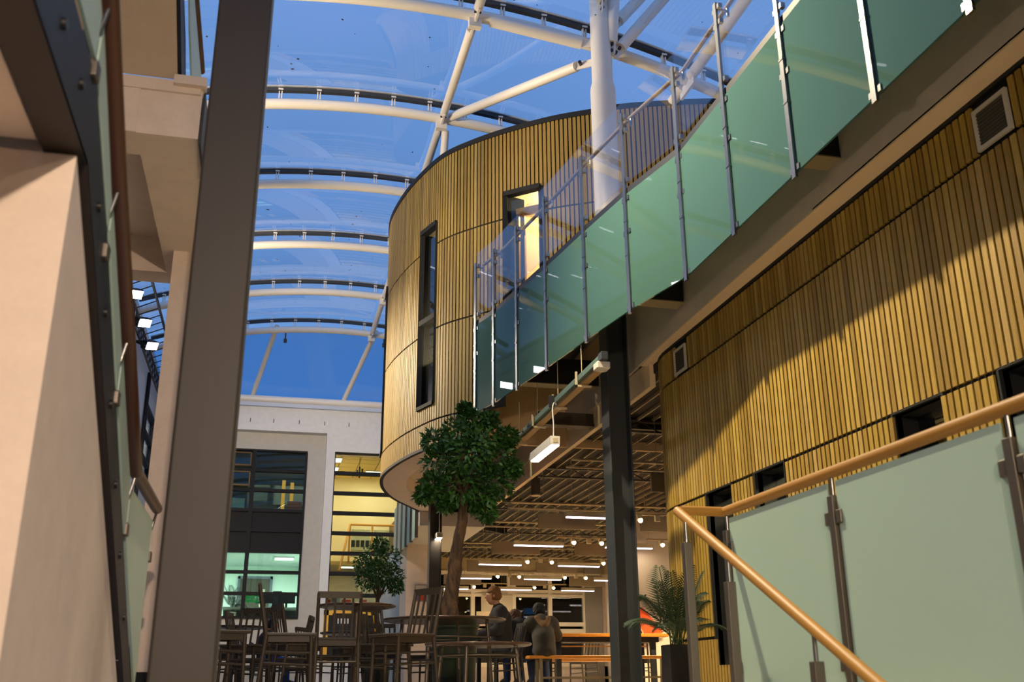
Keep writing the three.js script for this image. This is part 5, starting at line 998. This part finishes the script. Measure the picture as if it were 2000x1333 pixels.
  if (o.hood) part('hood', sdfMesh(field([[[-0.1, sh[1] + 0.05, sh[2] - 0.06], [0, sh[1] - 0.06, sh[2] - 0.15], 0.06, 0.075], [[0.1, sh[1] + 0.05, sh[2] - 0.06], [0, sh[1] - 0.06, sh[2] - 0.15], 0.06, 0.075], [[-0.1, sh[1] + 0.06, sh[2] - 0.04], [0.1, sh[1] + 0.06, sh[2] - 0.04], 0.05, 0.05]], 0.04), [0, sh[1], sh[2] - 0.08], 0.28, 0.014), std('#6b5234', 1), g);
  if (o.eyes !== false) for (const s of [-1, 1]) { const e = V(...hp(0.082, 0.012)).addScaledVector(side, s * 0.03); part('eye', (() => { const q = new THREE.SphereGeometry(0.011, 10, 8); q.translate(e.x, e.y, e.z); return q; })(), std('#20160f', 0.3), g); }
  return g;
}
person('man in a grey suit jacket seated in profile facing left', [3.36, 0, -14.75], rad(-95), { lean: 0.08, head: [0, 0, 0.03], wrist: [[-0.13, 0.72, 0.33], [0.13, 0.7, 0.3]], elbow: [[-0.25, 0.76, 0.06], [0.25, 0.76, 0.04]], top: '#2f2c29', legs: '#4a4a4c', hair: '#7c5226', skin: '#c58f68', collar: true });
person('person in a dark hooded parka hunched over the table, seen from behind', [4.47, 0.0, -16.3], rad(180), { lean: 0.55, head: [0, -0.04, 0.06], wrist: [[-0.16, 0.8, 0.52], [0.16, 0.8, 0.54]], elbow: [[-0.3, 0.78, 0.3], [0.31, 0.78, 0.32]], top: '#322e25', legs: '#28344e', hair: '#0d0c0c', bulk: 0.045, hood: true, foot: -0.1 });
person('brown-haired person in black leaning beside the hooded parka', [4.22, 0.0, -16.55], rad(195), { lean: 0.75, head: [0.0, -0.1, 0.06], wrist: [[-0.14, 0.8, 0.5], [0.12, 0.8, 0.5]], elbow: [[-0.28, 0.78, 0.28], [0.24, 0.78, 0.3]], top: '#17161a', legs: '#23324f', hair: '#4a2f1c', longHair: 0.05, bulk: 0.03 });
{
  const p = person('dark-haired person in blue jeans holding a phone by the gable wall', [0.12, 0, -22.55], rad(95), { lean: 0.1, head: [0, -0.03, 0.05], wrist: [[-0.06, 0.92, 0.36], [0.08, 0.9, 0.36]], elbow: [[-0.22, 0.78, 0.12], [0.22, 0.78, 0.12]], top: '#231f20', legs: '#1c3f86', hair: '#1a0f12', skin: '#d07a52', foot: 0.05 });
  const d = V(0.0, 0.96, 0.45).applyAxisAngle(V(0, 1, 0), rad(95)).add(V(0.12, 0, -22.55));
  solo('phone', (() => { const q = rbx(-0.035, -0.07, -0.005, 0.035, 0.07, 0.005, 0.004); q.rotateX(-0.6); q.rotateY(rad(95)); q.translate(d.x, d.y, d.z); return q; })(), M.blackFrame, 'black phone held by the person by the gable wall', 'phone');
}
// ------------------------------------------------------------------ lamps outside the frame
flood([0.5, 8.2, -8.5], [5.3, 1.0, -7.4], 'roof floodlight over the stairs aimed at the slat wall', 410, '#ffe8bc', 0.95, 0.34, 20);
solo('drop_rod', join([rod([0.5, 8.45, -8.55], [0.5, 9.16, -9.0], 0.02, 0.02, 8)]), M.tube, 'white drop rod holding the roof floodlight over the stairs', 'rod');
{ // spot track added behind the camera to brighten the left wall and guard
  const t = thing('spot_track', 'added spot track behind the viewpoint to brighten the left wall and guard', 'lamp', [0.5, 2.55, 2.6]);
  part('track_bar', rbx(-0.5, 0.12, -0.02, 1.2, 0.15, 0.02, 0.004), M.batten, t);
  for (const x of [-0.2, 0.5]) { const h = part('spot_head', rod([x, 0.03, 0], [x, 0.13, 0], 0.05, 0.04, 14), M.fixture, t); part('bulb', (() => { const s = new THREE.SphereGeometry(0.045, 14, 10); s.translate(x, 0.0, 0); return s; })(), glow('#ffe4b8', 20), h); }
  part('stem', rod([0.3, 0.15, 0], [0.3, 6.4, 0], 0.015, 0.015, 8), M.batten, t);
  spotLight('#ffe2c8', 118, [0.3, 2.5, 2.58], [-1.4, 0.6, -3.2], 0.75, 0.7, 3);
  spotLight('#ffe4c4', 90, [1.0, 2.5, 2.58], [2.7, 0.7, -4.6], 0.6, 0.7, 3);
}

{ // lamp added behind the slat wall to brighten what its slot windows show
  const l = thing('ceiling_light', 'added room lamp behind the slot windows of the slat wall', 'lamp', [6.2, 2.7, -7.2]);
  part('lamp_tray', rod([0, 0, 0], [0, 0.08, 0], 0.2, 0.2, 24), M.white, l); part('diffuser', rod([0, -0.02, 0], [0, 0, 0], 0.18, 0.18, 24), glow('#fff0d4', 3), l); part('stem', rod([0, 0.08, 0], [0, 2.24, 0], 0.015, 0.015, 8), M.white, l);
  const a = new THREE.PointLight('#ffe2b4', 90, 0, 2); a.position.set(6.2, 2.62, -7.2); a.castShadow = true; a.shadow.radius = 8; a.name = 'slat_room_light'; scene.add(a);
}
scene.add(camera);
renderer.render(scene, camera);
